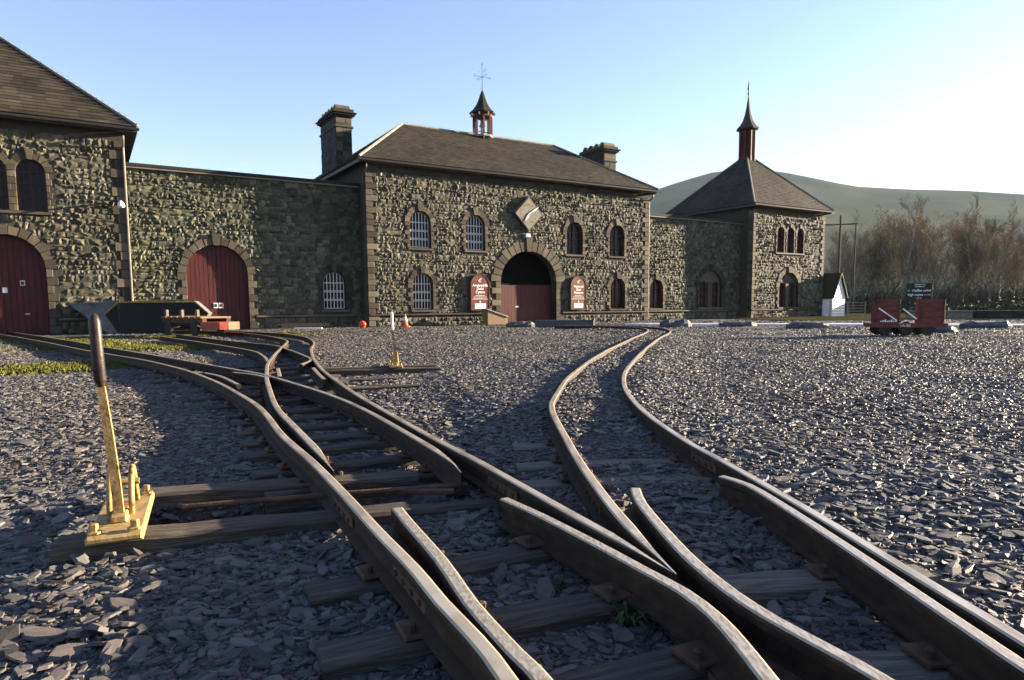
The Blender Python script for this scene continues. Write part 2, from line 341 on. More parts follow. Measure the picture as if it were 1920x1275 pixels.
# ------------------------------------------------------------------ windows and doors
def arch_strip(mb, x0, x1, z0, z1, rise, t, y0, y1, n=14):
    """frame band of width t inside an arched opening"""
    hw = (x1-x0)/2; cx = (x0+x1)/2; zs = z1-rise
    o = [(x0, z0)]+[(cx-hw*math.cos(math.pi*k/n), zs+rise*math.sin(math.pi*k/n)) for k in range(n+1)]+[(x1, z0)]
    q = [(x0+t, z0+t)]+[(cx-(hw-t)*math.cos(math.pi*k/n), zs+(rise-t)*math.sin(math.pi*k/n)) for k in range(n+1)]+[(x1-t, z0+t)]
    N = len(o)
    for i in range(N):
        j = (i+1) % N
        v = [(o[i][0], y0, o[i][1]), (o[j][0], y0, o[j][1]), (q[j][0], y0, q[j][1]), (q[i][0], y0, q[i][1]),
             (o[i][0], y1, o[i][1]), (o[j][0], y1, o[j][1]), (q[j][0], y1, q[j][1]), (q[i][0], y1, q[i][1])]
        mb.add(v, [(0,1,2,3),(7,6,5,4),(3,2,6,7),(0,4,5,1)])
def half_width(a, z):
    x0, x1, z0, z1, rise = a[:5]; hw = (x1-x0)/2; zs = z1-rise
    if z <= zs: return hw
    q = 1-((z-zs)/rise)**2
    return hw*math.sqrt(max(q, 0))
def window(parent, a, style, y=0.0, deep=.17):
    x0, x1, z0, z1, rise = a[:5]; cx = (x0+x1)/2
    f = MB(); arch_strip(f, x0+.005, x1-.005, z0+.004, z1-.004, rise, .055 if style != 'lattice' else .04, y+deep-.05, y+deep+.04)
    win = f.build('window', 'maroon_dark' if style != 'lattice' else 'maroon_dark', parent)
    MB().prism(arch_poly(x0+.01, x1-.01, z0+.01, z1-.01, rise-.005), y+deep+.012, y+deep+.022).build('pane', 'glass', win)
    zs = z1-rise
    if style == 'lattice':
        ncol = 6; zb = z0+.05; yy = y+deep-.035; nrow = 3; H = zs-zb; rowh = H/nrow
        k = .016
        for i in range(ncol+1):
            xb = x0+.05+(x1-x0-.1)*i/ncol
            top = zs+rise*math.sqrt(max(0, 1-((xb-cx)/((x1-x0)/2-.03))**2)) if abs(xb-cx) < (x1-x0)/2-.031 else zs
            MB().box(xb-k*.75, xb+k*.75, yy-.008, yy+.012, zb, max(top-.03, zs)).build('glazing_bar', 'iron_white', win)
        for j in range(nrow+1):
            zz = zb+rowh*j
            m = MB()
            if j in (0, nrow): m.box(x0+.045, x1-.045, yy-.010, yy+.014, zz-.014, zz+.014)
            else:
                step = (x1-x0-.1)/ncol
                for i in range(ncol):
                    xm = x0+.05+step*(i+.5)
                    for sz in (1, -1):
                        m.bar((xm-step/2, yy-.004, zz+sz*.045), (xm, yy-.004, zz+sz*.012), .02, .016)
                        m.bar((xm+step/2, yy-.004, zz+sz*.045), (xm, yy-.004, zz+sz*.012), .02, .016)
            m.build('lattice_rail', 'iron_white', win)
        MB().box(cx-.014, cx+.014, yy-.014, yy+.016, z0+.04, z1-.04).build('mullion', 'iron_white', win)
        f2 = MB(); arch_strip(f2, x0+.03, x1-.03, z0+.03, z1-.03, rise-.02, .02, yy-.012, yy+.01); f2.build('iron_rim', 'iron_white', win)
    else:
        MB().box(cx-.024, cx+.024, y+deep-.042, y+deep+.03, z0+.04, z1-.05).build('mullion', 'maroon_dark', win)
        for zz in [zs]+[z0+(zs-z0)*q for q in (.36, .7)]:
            hwz = half_width(a, zz)-.04
            MB().box(cx-hwz, cx+hwz, y+deep-.036, y+deep+.026, zz-.015, zz+.015).build('glazing_bar', 'maroon_dark', win)
        for sx in (-.5, .5):
            xq = cx+sx*(x1-x0)/2; MB().box(xq-.008, xq+.008, y+deep-.02, y+deep+.02, z0+.05, zs+rise*.75).build('glazing_bar', 'iron_white' if style == 'bars' else 'maroon_dark', win)
    return win
def plank_door(parent, a, y, nplank, material='maroon', name='door'):
    x0, x1, z0, z1, rise = a[:5]; wd = (x1-x0)/nplank
    back = MB().prism(arch_poly(x0+.004, x1-.004, z0, z1-.006, rise-.004), y+.03, y+.08).build(name, material, parent)
    for i in range(nplank):
        xa, xb = x0+i*wd+.006, x0+(i+1)*wd-.006
        cx = (x0+x1)/2; hw = (x1-x0)/2; zs = z1-rise
        za, zb = [zs+rise*math.sqrt(max(0.02, 1-min(1, abs(q-cx)/hw)**2))-.02 for q in (xa, xb)]
        MB().prism([(xa, z0+.03), (xb, z0+.03), (xb, zb), (xa, za)], y-random.uniform(0, .006), y+.026).build('plank', material, back)
    return back

# ------------------------------------------------------------------ roofs
def slates(roof, o, u, v, L, Hs, insl, insr, wd, ex, seed, n_single=0, material='slate'):
    """o eave corner, u unit along eave, v unit up the slope; insl/insr hip insets at the top"""
    r = random.Random(seed); o, u, v = Vector(o), Vector(u).normalized(), Vector(v).normalized(); nn = u.cross(v).normalized()
    rows = int(Hs/ex); cells = []
    for j in range(rows+1):
        t = j*ex; t1 = min(t+ex*1.25, Hs)
        if t1-t < .05: continue
        xa, xb = insl*t/Hs, L-insr*t/Hs
        x = xa-(wd/2 if j % 2 else 0)-r.uniform(0, .03)
        while x < xb:
            q = wd*r.uniform(.94, 1.06); a, b = max(x, xa), min(x+q, xb); x += q
            if b-a > .05: cells.append((a, b, t-r.uniform(0, .012), t1, r.uniform(0, .006)))
    rest = MB(); count = 0
    def one(c):
        a, b, t, t1, lift = c; g = .004
        p = lambda s, tt, h: o+u*s+v*tt+nn*h
        vs = [p(a+g, t, .012), p(b-g, t, .012), p(b-g, t1, .010), p(a+g, t1, .010), p(a+g, t, .030+lift), p(b-g, t, .030+lift), p(b-g, t1, .014), p(a+g, t1, .014)]
        return vs, [(4,5,6,7),(0,1,5,4),(1,2,6,5),(3,0,4,7)]
    for c in cells:
        if n_single and count < n_single and c[0] > L-8.2:
            q = MB(); q.add(*one(c)); q.build('roof_slate', material, roof, fix=False); count += 1
        else: rest.add(*one(c))
    if rest.f: tag(rest.build('roof_slates', material, roof, fix=False), None, kind='stuff')
def hip_roof(parent, x0, x1, y0, y1, ze, zr, rx0, rx1, ry, ov=.35, wd=.3, ex=.2, seed=3, n_single=0, rows_left=True):
    X0, X1, Y0, Y1 = x0-ov, x1+ov, y0-ov, y1+ov
    v = [(X0,Y0,ze),(X1,Y0,ze),(X1,Y1,ze),(X0,Y1,ze),(rx0,ry,zr),(rx1,ry,zr)]
    roof = MB().add(v, [(0,1,5,4),(1,2,5),(2,3,4,5),(3,0,4),(0,3,2,1)]).build('roof', 'roof_base', parent)
    def face(a, b, c, d_, sd, ns=0):
        a, b, c, d_ = map(Vector, (a, b, c, d_)); u = (b-a).normalized(); L = (b-a).length
        w_ = d_-a; il = w_.dot(u); up = (w_-u*il); Hs = up.length; ir = L-(c-a).dot(u)
        slates(roof, a, u, up, L, Hs, il, ir, wd, ex, sd, ns)
    face(v[0], v[1], v[5], v[4], seed, n_single)
    if rows_left: face(v[3], v[0], v[4], v[4], seed+1)
    face(v[1], v[2], v[5], v[5], seed+2)
    for a, b in ((0, 4), (1, 5), (4, 5), (3, 4), (2, 5)):
        pa, pb = Vector(v[a])+Vector((0, 0, .03)), Vector(v[b])+Vector((0, 0, .04))
        if (pb-pa).length > .1: MB().tube([pa, pb], .055, 6).build('hip_roll' if a != 4 else 'ridge_roll', 'lead', roof)
    e = MB(); e.box(X0+.02, X1-.02, Y0+.02, Y0+.05, ze-.16, ze-.02); e.box(X0+.02, X0+.05, Y0+.05, Y1, ze-.16, ze-.02); e.box(X1-.05, X1-.02, Y0+.05, Y1, ze-.16, ze-.02)
    e.build('fascia', 'timber_trim', parent)
    g = MB(); g.tube([(X0-.03, Y0-.03, ze-.07), (X1+.03, Y0-.03, ze-.07)], .05, 6); g.build('gutter', 'iron_dark', parent)
    return roof
def downpipe(parent, x, y, z0, z1, out=.3, material='iron_dark'):
    MB().tube([(x, y-out, z1+.32), (x, y-out, z1+.22), (x, y-.07, z1), (x, y-.07, z0)], .038, 8).build('downpipe', material, parent)
def plinth(parent, x0, x1, y=0.0, z=.42, skip=()):
    xs = [x0]+[q for s in skip for q in s]+[x1]
    for i in range(0, len(xs), 2):
        MB().bbox(xs[i], xs[i+1], y-.085, y+.1, z, z+.07, .015).build('plinth_band', 'dressed', parent)
H = 6.5

# ------------------------------------------------------------------ ground
def gz_arr(x, y):
    """gravel height: hollow along the old turnout, gentle unevenness elsewhere"""
    x = np.asarray(x, float); y = np.asarray(y, float)
    yy = np.clip(y, -2, 14)
    left_of = np.clip((.55+.55*np.clip((2.5-yy)/.5, 0, 1)-.12*np.clip(yy-1.2, 0, 20)**1.25-x)/.35, 0, 1)
    near = np.clip((13-y)/4, 0, 1)
    z = -.03*left_of*near
    z = z+.008*np.sin(x*2.1+y*1.3)+.007*np.sin(x*.9-y*2.3+1)+.01*np.sin(x*.35+y*.4)
    ax = (x+1.0)*.95+(y-2.74)*.3; ac = -(x+1.0)*.3+(y-2.74)*.95
    z = z-.16*np.clip((.62-np.abs(ax))/.12, 0, 1)*np.clip((.2-np.abs(ac))/.1, 0, 1)
    # gravel banks up along the far part of the through line
    cxr = np.interp(y, [1, 4.5, 5.3, 7, 10.4, 14.3, 18.4, 21, 24], [.65, .58, .62, .95, 1.68, 2.8, 4.0, 4.2, 2.6])
    far = np.clip((y-3.4)/3, 0, 1)*np.clip((27-y)/5, 0, 1)*np.clip(1.6-np.abs(x-cxr)/.75, 0, 1)
    return z+.066*far
xs = np.concatenate([-np.geomspace(2500, 12, 26), np.concatenate([np.linspace(-11.5, -2.1, 48), np.linspace(-2.0, 1.4, 60), np.linspace(1.55, 12, 54)]), np.geomspace(12.5, 2500, 26)])
ys = np.concatenate([[-400, -60, -12], np.concatenate([np.linspace(-6, 1.0, 36), np.linspace(1.06, 4.0, 56), np.linspace(4.2, 16, 60)]), np.geomspace(16.6, 3500, 40)])
gx, gy = np.meshgrid(xs, ys); gz = np.where((np.abs(gx) < 40) & (gy < 60) & (gy > -12), gz_arr(gx, gy), 0)
gz = gz - .02
nx, ny = len(xs), len(ys)
me = bpy.data.meshes.new('ground'); idx = np.arange(nx*ny).reshape(ny, nx)
fc = np.stack([idx[:-1, :-1], idx[:-1, 1:], idx[1:, 1:], idx[1:, :-1]], -1).reshape(-1, 4)
me.from_pydata(np.stack([gx, gy, gz], -1).reshape(-1, 3).tolist(), [], fc.tolist())
struct(obj('ground', me, 'gravel', smooth=True), 'grey slate gravel yard running to the buildings', 'ground')
# field beyond the yard, 4 mm higher steps
fm = MB(); fm.add([(13.0, 33.2, .02), (2500, -300, .02), (2500, 3300, .02), (-900, 3300, .02), (9, 60, .02)], [(0, 1, 2, 3, 4)])
struct(fm.build('field', 'field'), 'rough winter grass field beyond the low wall', 'field')
# hills
def hills():
    prof_x = np.array([-3000, -1500, -600, 0, 200, 307, 369, 449, 564, 621, 737, 852, 967, 1105, 1500, 2200, 3500])
    prof_z = np.array([60, 90, 130, 180, 225, 246, 266, 288, 287, 276, 252, 245, 242, 233, 210, 180, 120])
    X = np.linspace(-2500, 3400, 150); V = np.linspace(0, 1, 42)
    vs = []
    r = np.random.default_rng(4); ph = r.uniform(0, 6, (6, 2))
    for v in V:
        for x in X:
            top = np.interp(x, prof_x, prof_z)
            Y = 560+v*1250
            t = min(1, (Y-560)/940)
            z = top*(t**1.15 if Y <= 1500 else 1-.25*((Y-1500)/310)**2)
            wob = sum(math.sin(x*.004*(k+1)+ph[k, 0])*math.sin(Y*.005*(k+1)+ph[k, 1])/(k+1) for k in range(6))
            z += wob*13*math.sin(math.pi*min(t, .999))*(1 if t < 1 else 0)
            vs.append((x*(Y/1500), Y, max(z, -2) if v > 0 else -3))
    n = len(X); f = [(j*n+i, j*n+i+1, (j+1)*n+i+1, (j+1)*n+i) for j in range(len(V)-1) for i in range(n-1)]
    q = MB(); q.add(vs, f); o = q.build('hills', 'hill', fix=False); 
    o.data.polygons.foreach_set('use_smooth', [True]*len(o.data.polygons))
    struct(o, 'rounded moorland hill behind the trees', 'hill')
hills()
# pale path, whitened further in colour for sky glare, along the front of the right-hand buildings
pm = MB(); top_ = [(4.6, 27.9), (5.4, 26.9), (12.6, 24.6), (17.4, 22.4), (34, 14.6), (34.4, 15.6), (17.7, 23.5), (12.7, 25.5), (5.8, 27.7)]
pm.add([(a, b, .06) for a, b in top_]+[(a, b, -.05) for a, b in top_], [(0, 1, 2, 8), (2, 3, 6, 7), (3, 4, 5, 6), (2, 7, 8)]+[(i, (i+1) % 9, 9+(i+1) % 9, 9+i) for i in range(9)])
struct(pm.build('path', 'path'), 'pale concrete strip across the gravel', 'path')

# ------------------------------------------------------------------ main entrance building
WM = 14.805
mainb = thing('entrance_building', 'two storey rubble stone entrance block with hipped slate roof and central red gated archway', 'building', site(0), ALPHA)
up = [(1.82, 2.75), (4.39, 5.32), (9.70, 10.63), (12.29, 13.21)]
wins = [(a, b, 3.17, 4.69, (b-a)/2) for a, b in up]+[(1.90, 2.80, .65, 2.17, .45), (12.37, 13.29, .61, 2.12, .46)]
gate = (6.09, 9.09, 0, 3.24, 1.38)
ops = [arch_poly(*q[:5]) for q in wins]+[arch_poly(6.09, 9.09, -.001, 3.24, 1.38, 20)]
# gate opening touches the ground: outline runs round it
gp = [(6.09, 0)]+[(7.59-1.5*math.cos(math.pi*k/20), 1.86+1.38*math.sin(math.pi*k/20)) for k in range(21)]+[(9.09, 0)]
outline = [(0, 0)]+gp+[(WM, 0), (WM, H-.05), (0, H-.05)]
fw = curve_panel('front_wall', outline, [arch_poly(*q[:5]) for q in wins], .4, 'mortar', mainb, .0)
rubble(fw, .34, WM-.34, .0, H-.42, [q+(.2,) for q in wins]+[gate+(.42,)], [(4.5, 5.48, .58, 2.2), (9.83, 10.78, .55, 2.18), (0, WM, .42, .49)], seed=11)
quoins(fw, 0, 0, H-.42, 1); quoins(fw, WM, 0, H-.42, -1)
# smooth frieze of squared stones under the eaves
x = .0; r_ = random.Random(5)
while x < WM-.05:
    q = min(r_.uniform(.35, .7), WM-x); MB().bbox(x+.005, x+q-.005, -.035-r_.uniform(0, .012), .1, H-.41, H-.23, .01).build('frieze_stone', 'dark_stone', fw); 
    MB().bbox(x+.005, x+q-.005, -.035-r_.uniform(0, .012), .1, H-.225, H-.06, .01).build('frieze_stone', 'dark_stone', fw); x += q
for i, q in enumerate(wins):
    voussoirs(fw, q, .19, 9); jambs(fw, q, .15); sill(fw, q)
    window(mainb, q, 'lattice' if i in (0, 1, 4) else 'plain')
voussoirs(fw, gate, .42, 17, .05); jambs(fw, gate, .3, .26, .04)
plinth(fw, 0, WM, skip=[(5.75, 9.43)])
# side and back walls
MB().box(0, .4, .4, 7.6, 0, H-.05).build('side_wall', 'mortar', mainb)
MB().box(WM-.4, WM, .4, 7.6, 0, H-.05).build('side_wall', 'mortar', mainb)
MB().box(.4, WM-.4, 7.2, 7.6, 0, H-.05).build('back_wall', 'mortar', mainb)
MB().box(.4, WM-.4, 1.9, 2.0, 0, H-.3).build('inner_wall', 'interior', mainb)
MB().box(.4, WM-.4, .42, 7.2, H-.3, H-.2).build('ceiling', 'interior', mainb)
side = bpy.data.objects.new('side_face', None)
bpy.data.objects.remove(side)
hip_roof(mainb, 0, WM, 0, 7.6, H, 9.05, 3.2, WM-3.2, 3.8, wd=.22, ex=.15, seed=21)
downpipe(mainb, -.06, .1, .05, H-.55, .4); downpipe(mainb, WM+.07, .1, .05, H-.55, .35)
# red double gate that closes the lower part of the archway
gt = MB().box(6.11, 9.07, .35, .41, .02, 1.72).build('gate', 'maroon', mainb)
for i in range(16):
    xa = 6.11+i*2.96/16; MB().box(xa+.004, xa+.181, .325, .349, .03, 1.71).build('plank', 'maroon', gt)
for i in range(34):
    xa = 6.15+i*2.88/33; MB().add([(xa-.012,.36,1.72),(xa+.012,.36,1.72),(xa+.012,.38,1.72),(xa-.012,.38,1.72),(xa,.37,1.83)], [(0,1,4),(1,2,4),(2,3,4),(3,0,4)]).build('spike', 'iron_dark', gt)
MB().box(7.06, 7.24, .315, .324, .72, .78).build('letter_plate', 'iron_white', gt)
# diamond clock
clock = MB().prism([(6.72, 4.87), (7.5, 4.08), (8.28, 4.87), (7.5, 5.66)], -.16, .02).build('clock', 'iron_dark', mainb)
MB().prism([(6.80, 4.87), (7.5, 4.16), (8.2, 4.87), (7.5, 5.58)], -.175, -.162).build('clock_face', 'clock_face', clock)
for k in range(12):
    t = math.pi/2-k*math.pi/6; m = MB(); r_ = random.Random(k)
    for q in range(r_.choice((2, 3, 3, 4))): m.box(-.045+q*.028, -.033+q*.028, -.004, 0, -.035, .035-r_.uniform(0, .02))
    o = m.build('hour_mark', 'skip_yellow', clock); o.location = (7.5+.41*math.cos(t), -.1755, 4.87+.41*math.sin(t)); o.rotation_euler = (0, math.pi/2-t, 0)
for ang, ln, wd in ((R(32), .62, .09), (R(238), .4, .12)):
    e = (7.5+ln*math.cos(ang), 4.87+ln*math.sin(ang)); nx_, nz_ = -math.sin(ang)*wd/2, math.cos(ang)*wd/2
    MB().prism([(7.5+nx_*.4, 4.87+nz_*.4), (7.5+(e[0]-7.5)*.7+nx_*.6, 4.87+(e[1]-4.87)*.7+nz_*.6), e, (7.5+(e[0]-7.5)*.7-nx_*.6, 4.87+(e[1]-4.87)*.7-nz_*.6), (7.5-nx_*.4, 4.87-nz_*.4)], -.205, -.19).build('clock_hand', 'letter', clock)
MB().bbox(7.38, 7.6, -.14, .0, 3.84, 4.0, .015).build('floodlight', 'white_paint', mainb)
MB().box(.62, .66, -.07, 0, 5.93, 6.03).build('wall_lamp', 'white_paint', mainb)
# chimneys, long way front to back
def chimney(x0, x1, y0, y1, z0, z1, pots):
    c = MB(); 
    c.box(x0, x1, y0, y1, z0, z1-.5)
    ch = c.build('chimney', 'dark_stone', mainb)
    for zz, o_, h_ in ((z1-.95, .07, .09), (z1-.5, .05, .07), (z1-.43, .14, .08), (z1-.35, .2, .06), (z1-.29, .1, .14)):
        MB().bbox(x0-o_, x1+o_, y0-o_, y1+o_, zz, zz+h_, .02).build('cornice', 'dark_stone', ch)
    # squared facing stones
    zz = z0
    while zz < z1-.56:
        hh = .2; top = min(zz+hh, z1-.55)
        yy = y0
        while yy < y1-.04:
            q = min(random.uniform(.25, .5), y1-yy); MB().box(x0-.022-random.uniform(0, .012), x0-.001, yy+.006, yy+q-.006, zz+.006, top-.006).build('facing_stone', 'dark_stone', ch); yy += q
        xm = x0+(x1-x0)*random.uniform(.35, .65)
        for xa, xb in ((x0, xm), (xm, x1)): MB().box(xa+.006, xb-.006, y0-.022-random.uniform(0, .012), y0-.001, zz+.006, top-.006).build('facing_stone', 'dressed', ch)
        zz += hh
    for k in range(pots):
        yc = y0+(y1-y0)*(k+.5)/pots; r0 = min(.2, (y1-y0)/pots*.42)
        pts = [(yc+r0*math.cos(math.pi*q/8), z1-.15+r0*1.1*math.sin(math.pi*q/8)) for q in range(9)]
        m = MB(); n = len(pts); v = [(x0+.03, a, b) for a, b in pts]+[(x1-.03, a, b) for a, b in pts]
        m.add(v, [tuple(range(n)), tuple(range(2*n-1, n-1, -1))]+[(i, n+i, n+(i+1) % n, (i+1) % n) for i in range(n)])
        m.build('vent_pot', 'dressed', ch)
chimney(.15, .85, 3.9, 6.1, 6.6, 9.55, 5)
chimney(WM-1.0, WM-.22, 2.3, 4.2, 6.6, 9.2, 4)
# bell turret on the ridge
cx, cy = 7.42, 3.8
prof = [(.62, 10.06), (.66, 10.12), (.46, 10.3), (.3, 10.52), (.19, 10.78), (.1, 11.04), (.035, 11.2)]
bt = MB().lathe(prof, 8, (cx, cy), R(22.5)).build('bell_turret', 'slate', mainb)
MB().lathe([(.50, 9.92), (.52, 10.05), (.60, 10.07)], 8, (cx, cy), R(22.5)).build('cornice', 'maroon', bt)
MB().lathe([(.5, 8.98), (.5, 9.06), (.42, 9.08)], 8, (cx, cy), R(22.5)).build('turret_base', 'lead', bt)
for k in range(8):
    t = R(22.5+45*k); px, py = cx+.44*math.cos(t), cy+.44*math.sin(t)
    MB().bar((px, py, 8.75), (px, py, 9.95), .075, .075).build('post', 'maroon', bt)
    t2 = R(45*k); px, py = cx+.53*math.cos(t2), cy+.53*math.sin(t2)
    MB().bar((px, py, 9.97), (cx+.6*math.cos(t2), cy+.6*math.sin(t2), 10.06), .05, .05).build('bracket', 'white_paint', bt)
MB().lathe([(.17, 9.5), (.14, 9.58), (.10, 9.72), (.05, 9.8), (.015, 9.86)], 14, (cx, cy)).build('bell', 'lead', bt, True)
MB().bar((cx-.45, cy, 9.84), (cx+.45, cy, 9.84), .06, .06).build('headstock', 'maroon', bt)
MB().bar((cx-.43, cy-.1, 9.22), (cx+.43, cy-.1, 9.22), .035, .05).build('rail_bar', 'maroon', bt)
vane = MB(); vane.tube([(cx, cy, 11.18), (cx, cy, 12.38)], [.02, .009], 6); vane.lathe([(.0, 12.52), (.03, 12.42), (.012, 12.36)], 6, (cx, cy))
vane.bar((cx-.36, cy, 11.84), (cx+.36, cy, 11.84), .014, .014); vane.bar((cx, cy-.36, 11.84), (cx, cy+.36, 11.84), .014, .014)
vane.bar((cx-.2, cy-.08, 12.04), (cx+.3, cy+.12, 12.22), .016, .012)
vane.add([(cx-.28, cy-.11, 12.0), (cx-.16, cy-.06, 12.11), (cx-.15, cy-.07, 12.01)], [(0, 1, 2)])
for k in range(3): vane.bar((cx+.1+k*.07, cy+.04+k*.03, 12.1+k*.03), (cx+.16+k*.07, cy+.06+k*.03, 12.24+k*.03), .014, .01)
vo = vane.build('weather_vane', 'iron_dark', bt)
for s_, dx_, dy_ in (('W', .42, 0), ('E', -.42, 0), ('N', 0, .42), ('S', 0, -.42)):
    text('vane_letter', s_, .15, 'iron_dark', bt, (cx+dx_, cy+dy_, 11.84))

# ------------------------------------------------------------------ corner tower
WT = 6.58
tower = thing('corner_tower', 'square rubble stone corner pavilion with pyramid slate roof and louvred spire', 'building', site(22.742), ALPHA)
lan = [(2.11, 2.72, 3.79, 5.28, .305), (3.02, 3.63, 3.79, 5.28, .305), (3.92, 4.53, 3.79, 5.28, .305)]
blind = (2.42, 4.22, .6, 2.66, .9); low = [(2.53, 3.13, .6, 2.06, .3), (3.49, 4.09, .6, 2.06, .3)]
tw = curve_panel('front_wall', [(0, 0), (WT, 0), (WT, H-.1), (0, H-.1)], [arch_poly(*q) for q in lan]+[arch_poly(*blind)], .35, 'mortar', tower)
rubble(tw, .3, WT-.3, 0, H-.45, [(2.11, 4.53, 3.72, 5.3, .3, .16), blind+(.26,)], [(0, WT, .42, .49)], seed=31, hmin=.11, hmax=.22)
quoins(tw, 0, 0, H-.42, 1, w=(.22, .38)); quoins(tw, WT, 0, H-.42, -1, w=(.22, .38))
MB().bbox(0, WT, -.03, .1, H-.42, H-.06, .01).build('frieze', 'dark_stone', tw)
for q in lan: voussoirs(tw, q, .15, 7, .045); jambs(tw, q, .09, .2); window(tower, q, 'plain')
MB().bbox(1.98, 4.66, -.075, .14, 3.69, 3.785, .012).build('sill', 'dressed', tw)
voussoirs(tw, blind, .26, 11, .05); jambs(tw, blind, .16, .19); sill(tw, blind)
tp = curve_panel('arch_infill', arch_poly(*blind), [arch_poly(*q) for q in low], .12, 'rubble', tw, .16)
rubble(tp, 2.6, 4.05, 2.1, 2.6, [], [], seed=37, relief=.04, n_single=20, y=.16)
for q in low: window(tower, q, 'plain', .14, .14)
MB().box(3.15, 3.47, .08, .17, .6, 2.0).build('mullion_pier', 'dressed', tw)
plinth(tw, 0, WT)
sw = MB().box(0, .35, .35, WT, 0, H-.1).build('side_wall', 'mortar', tower)
MB().box(WT-.35, WT, .35, WT, 0, H-.1).build('side_wall', 'mortar', tower)
MB().box(.35, WT-.35, WT-.35, WT, 0, H-.1).build('back_wall', 'mortar', tower)
MB().box(.4, WT-.4, 1.4, 1.5, 0, H-.2).build('inner_wall', 'interior', tower)
apex = 10.05
hip_roof(tower, 0, WT, 0, WT, H-.08, apex, WT/2-.01, WT/2+.01, WT/2, wd=.24, ex=.16, seed=41)
c0 = WT/2
lt = MB().lathe([(.36, 9.15), (.36, 11.5)], 8, (c0, c0), R(22.5)).build('louvre_turret', 'maroon_dark', tower)
for k in range(8):
    t = R(22.5+45*k); MB().bar((c0+.475*math.cos(t), c0+.475*math.sin(t), 9.2), (c0+.475*math.cos(t), c0+.475*math.sin(t), 11.55), .07, .07).build('corner_post', 'maroon', lt)
    t0, t1 = R(22.5+45*k), R(67.5+45*k)
    for j in range(11):
        z = 9.95+j*.14; ri, ro = .39, .46
        v = [(c0+ri*math.cos(t0), c0+ri*math.sin(t0), z+.09), (c0+ri*math.cos(t1), c0+ri*math.sin(t1), z+.09), (c0+ro*math.cos(t1), c0+ro*math.sin(t1), z), (c0+ro*math.cos(t0), c0+ro*math.sin(t0), z)]
        MB().add(v+[(p[0], p[1], p[2]-.025) for p in v], [(0,1,2,3),(7,6,5,4),(3,2,6,7),(0,4,5,1)]).build('louvre', 'maroon', lt)
MB().lathe([(.47, 9.15), (.47, 9.92), (.44, 9.94)], 8, (c0, c0), R(22.5)).build('turret_skirt', 'maroon', lt)
sp = MB().lathe([(.52, 11.5), (.68, 11.56), (.7, 11.62), (.5, 11.82), (.33, 12.1), (.2, 12.5), (.11, 12.95), (.05, 13.4), (.03, 13.55)], 8, (c0, c0), R(22.5)).build('spire', 'slate', lt)
MB().lathe([(.02, 13.5), (.03, 13.66), (.075, 13.74), (.03, 13.82), (.025, 13.92), (.07, 14.0), (.04, 14.2), (.006, 14.55)], 10, (c0, c0)).build('finial', 'iron_dark', tower, True)

# ------------------------------------------------------------------ curtain walls
WL = 8.19
lwall = thing('left_curtain_wall', 'long green grey stone wall with arched red door and lattice window', 'wall', site(-8.19, .74), ALPHA)
ldoor = (1.75, 3.82, 0, 3.06, 1.035); lwin = (6.62, 7.53, .69, 2.2, .455)
gp = [(1.75, 0)]+[(2.785-1.035*math.cos(math.pi*k/18), 2.025+1.035*math.sin(math.pi*k/18)) for k in range(19)]+[(3.82, 0)]
lw = curve_panel('wall_face', [(0, 0)]+gp+[(WL, 0), (WL, 5.55), (0, 5.55)], [arch_poly(*lwin)], .45, 'mortar', lwall)
rubble(lw, .02, WL-.02, 0, 5.52, [ldoor+(.26,), lwin+(.24,)], [(0, WL, .42, .49)], material='rubble_green', seed=51)
voussoirs(lw, ldoor, .24, 13, .05); jambs(lw, ldoor, .2, .25, .035); voussoirs(lw, lwin, .24, 11, .045, 'dark_stone'); jambs(lw, lwin, .15, .19, .03, 'dark_stone'); sill(lw, lwin)
plinth(lw, 0, WL, skip=[(1.5, 4.06)])
window(lwall, lwin, 'lattice')
dr = plank_door(lwall, ldoor, .16, 14)
MB().box(2.775, 2.795, .148, .158, .05, 3.0).build('door_gap', 'interior', dr)
for xx, cc in ((2.62, 'white_paint'), (2.80, 'sign_red')): MB().box(xx, xx+.15, .138, .15, .78, .97).build('notice', 'white_paint', dr)
for xx in (2.645, 2.83): MB().box(xx, xx+.09, .132, .137, .82, .93).build('notice_symbol', 'sign_red' if xx > 2.7 else 'sign_green', dr)
MB().bbox(-.01, WL+.01, -.12, .5, 5.55, 5.68, .02).build('coping', 'dark_stone', lwall)
MB().box(0, WL, -.128, .02, 5.505, 5.546).build('coping_drip', 'clock_face', lwall)
WR = 22.742-14.805
rwall = thing('right_curtain_wall', 'stone wall with arched windows between the entrance block and the corner tower', 'wall', site(14.805, .82), ALPHA)
rw1 = (.93, 1.85, .6, 2.13, .46); rb = (4.6, 6.4, .62, 2.7, .9); rlow = [(4.72, 5.35, .62, 2.1, .315), (5.72, 6.35, .62, 2.1, .315)]
rw = curve_panel('wall_face', [(0, 0), (WR, 0), (WR, 5.4), (0, 5.4)], [arch_poly(*rw1), arch_poly(*rb)], .45, 'mortar', rwall)
rubble(rw, .02, WR-.02, 0, 5.38, [rw1+(.2,), rb+(.26,)], [(0, WR, .42, .49)], material='rubble_green', seed=61)
voussoirs(rw, rw1, .2, 9); jambs(rw, rw1); sill(rw, rw1); voussoirs(rw, rb, .26, 11, .05, 'dark_stone'); jambs(rw, rb, .14, .19, .03, 'dark_stone'); sill(rw, rb)
window(rwall, rw1, 'plain')
ti = curve_panel('arch_infill', arch_poly(*rb), [arch_poly(*q) for q in rlow], .12, 'rubble_green', rw, .14)
for q in rlow: window(rwall, q, 'plain', .12, .13)
MB().box(5.37, 5.70, .07, .15, .62, 2.05).build('mullion_pier', 'dark_stone', rw)
plinth(rw, 0, WR)
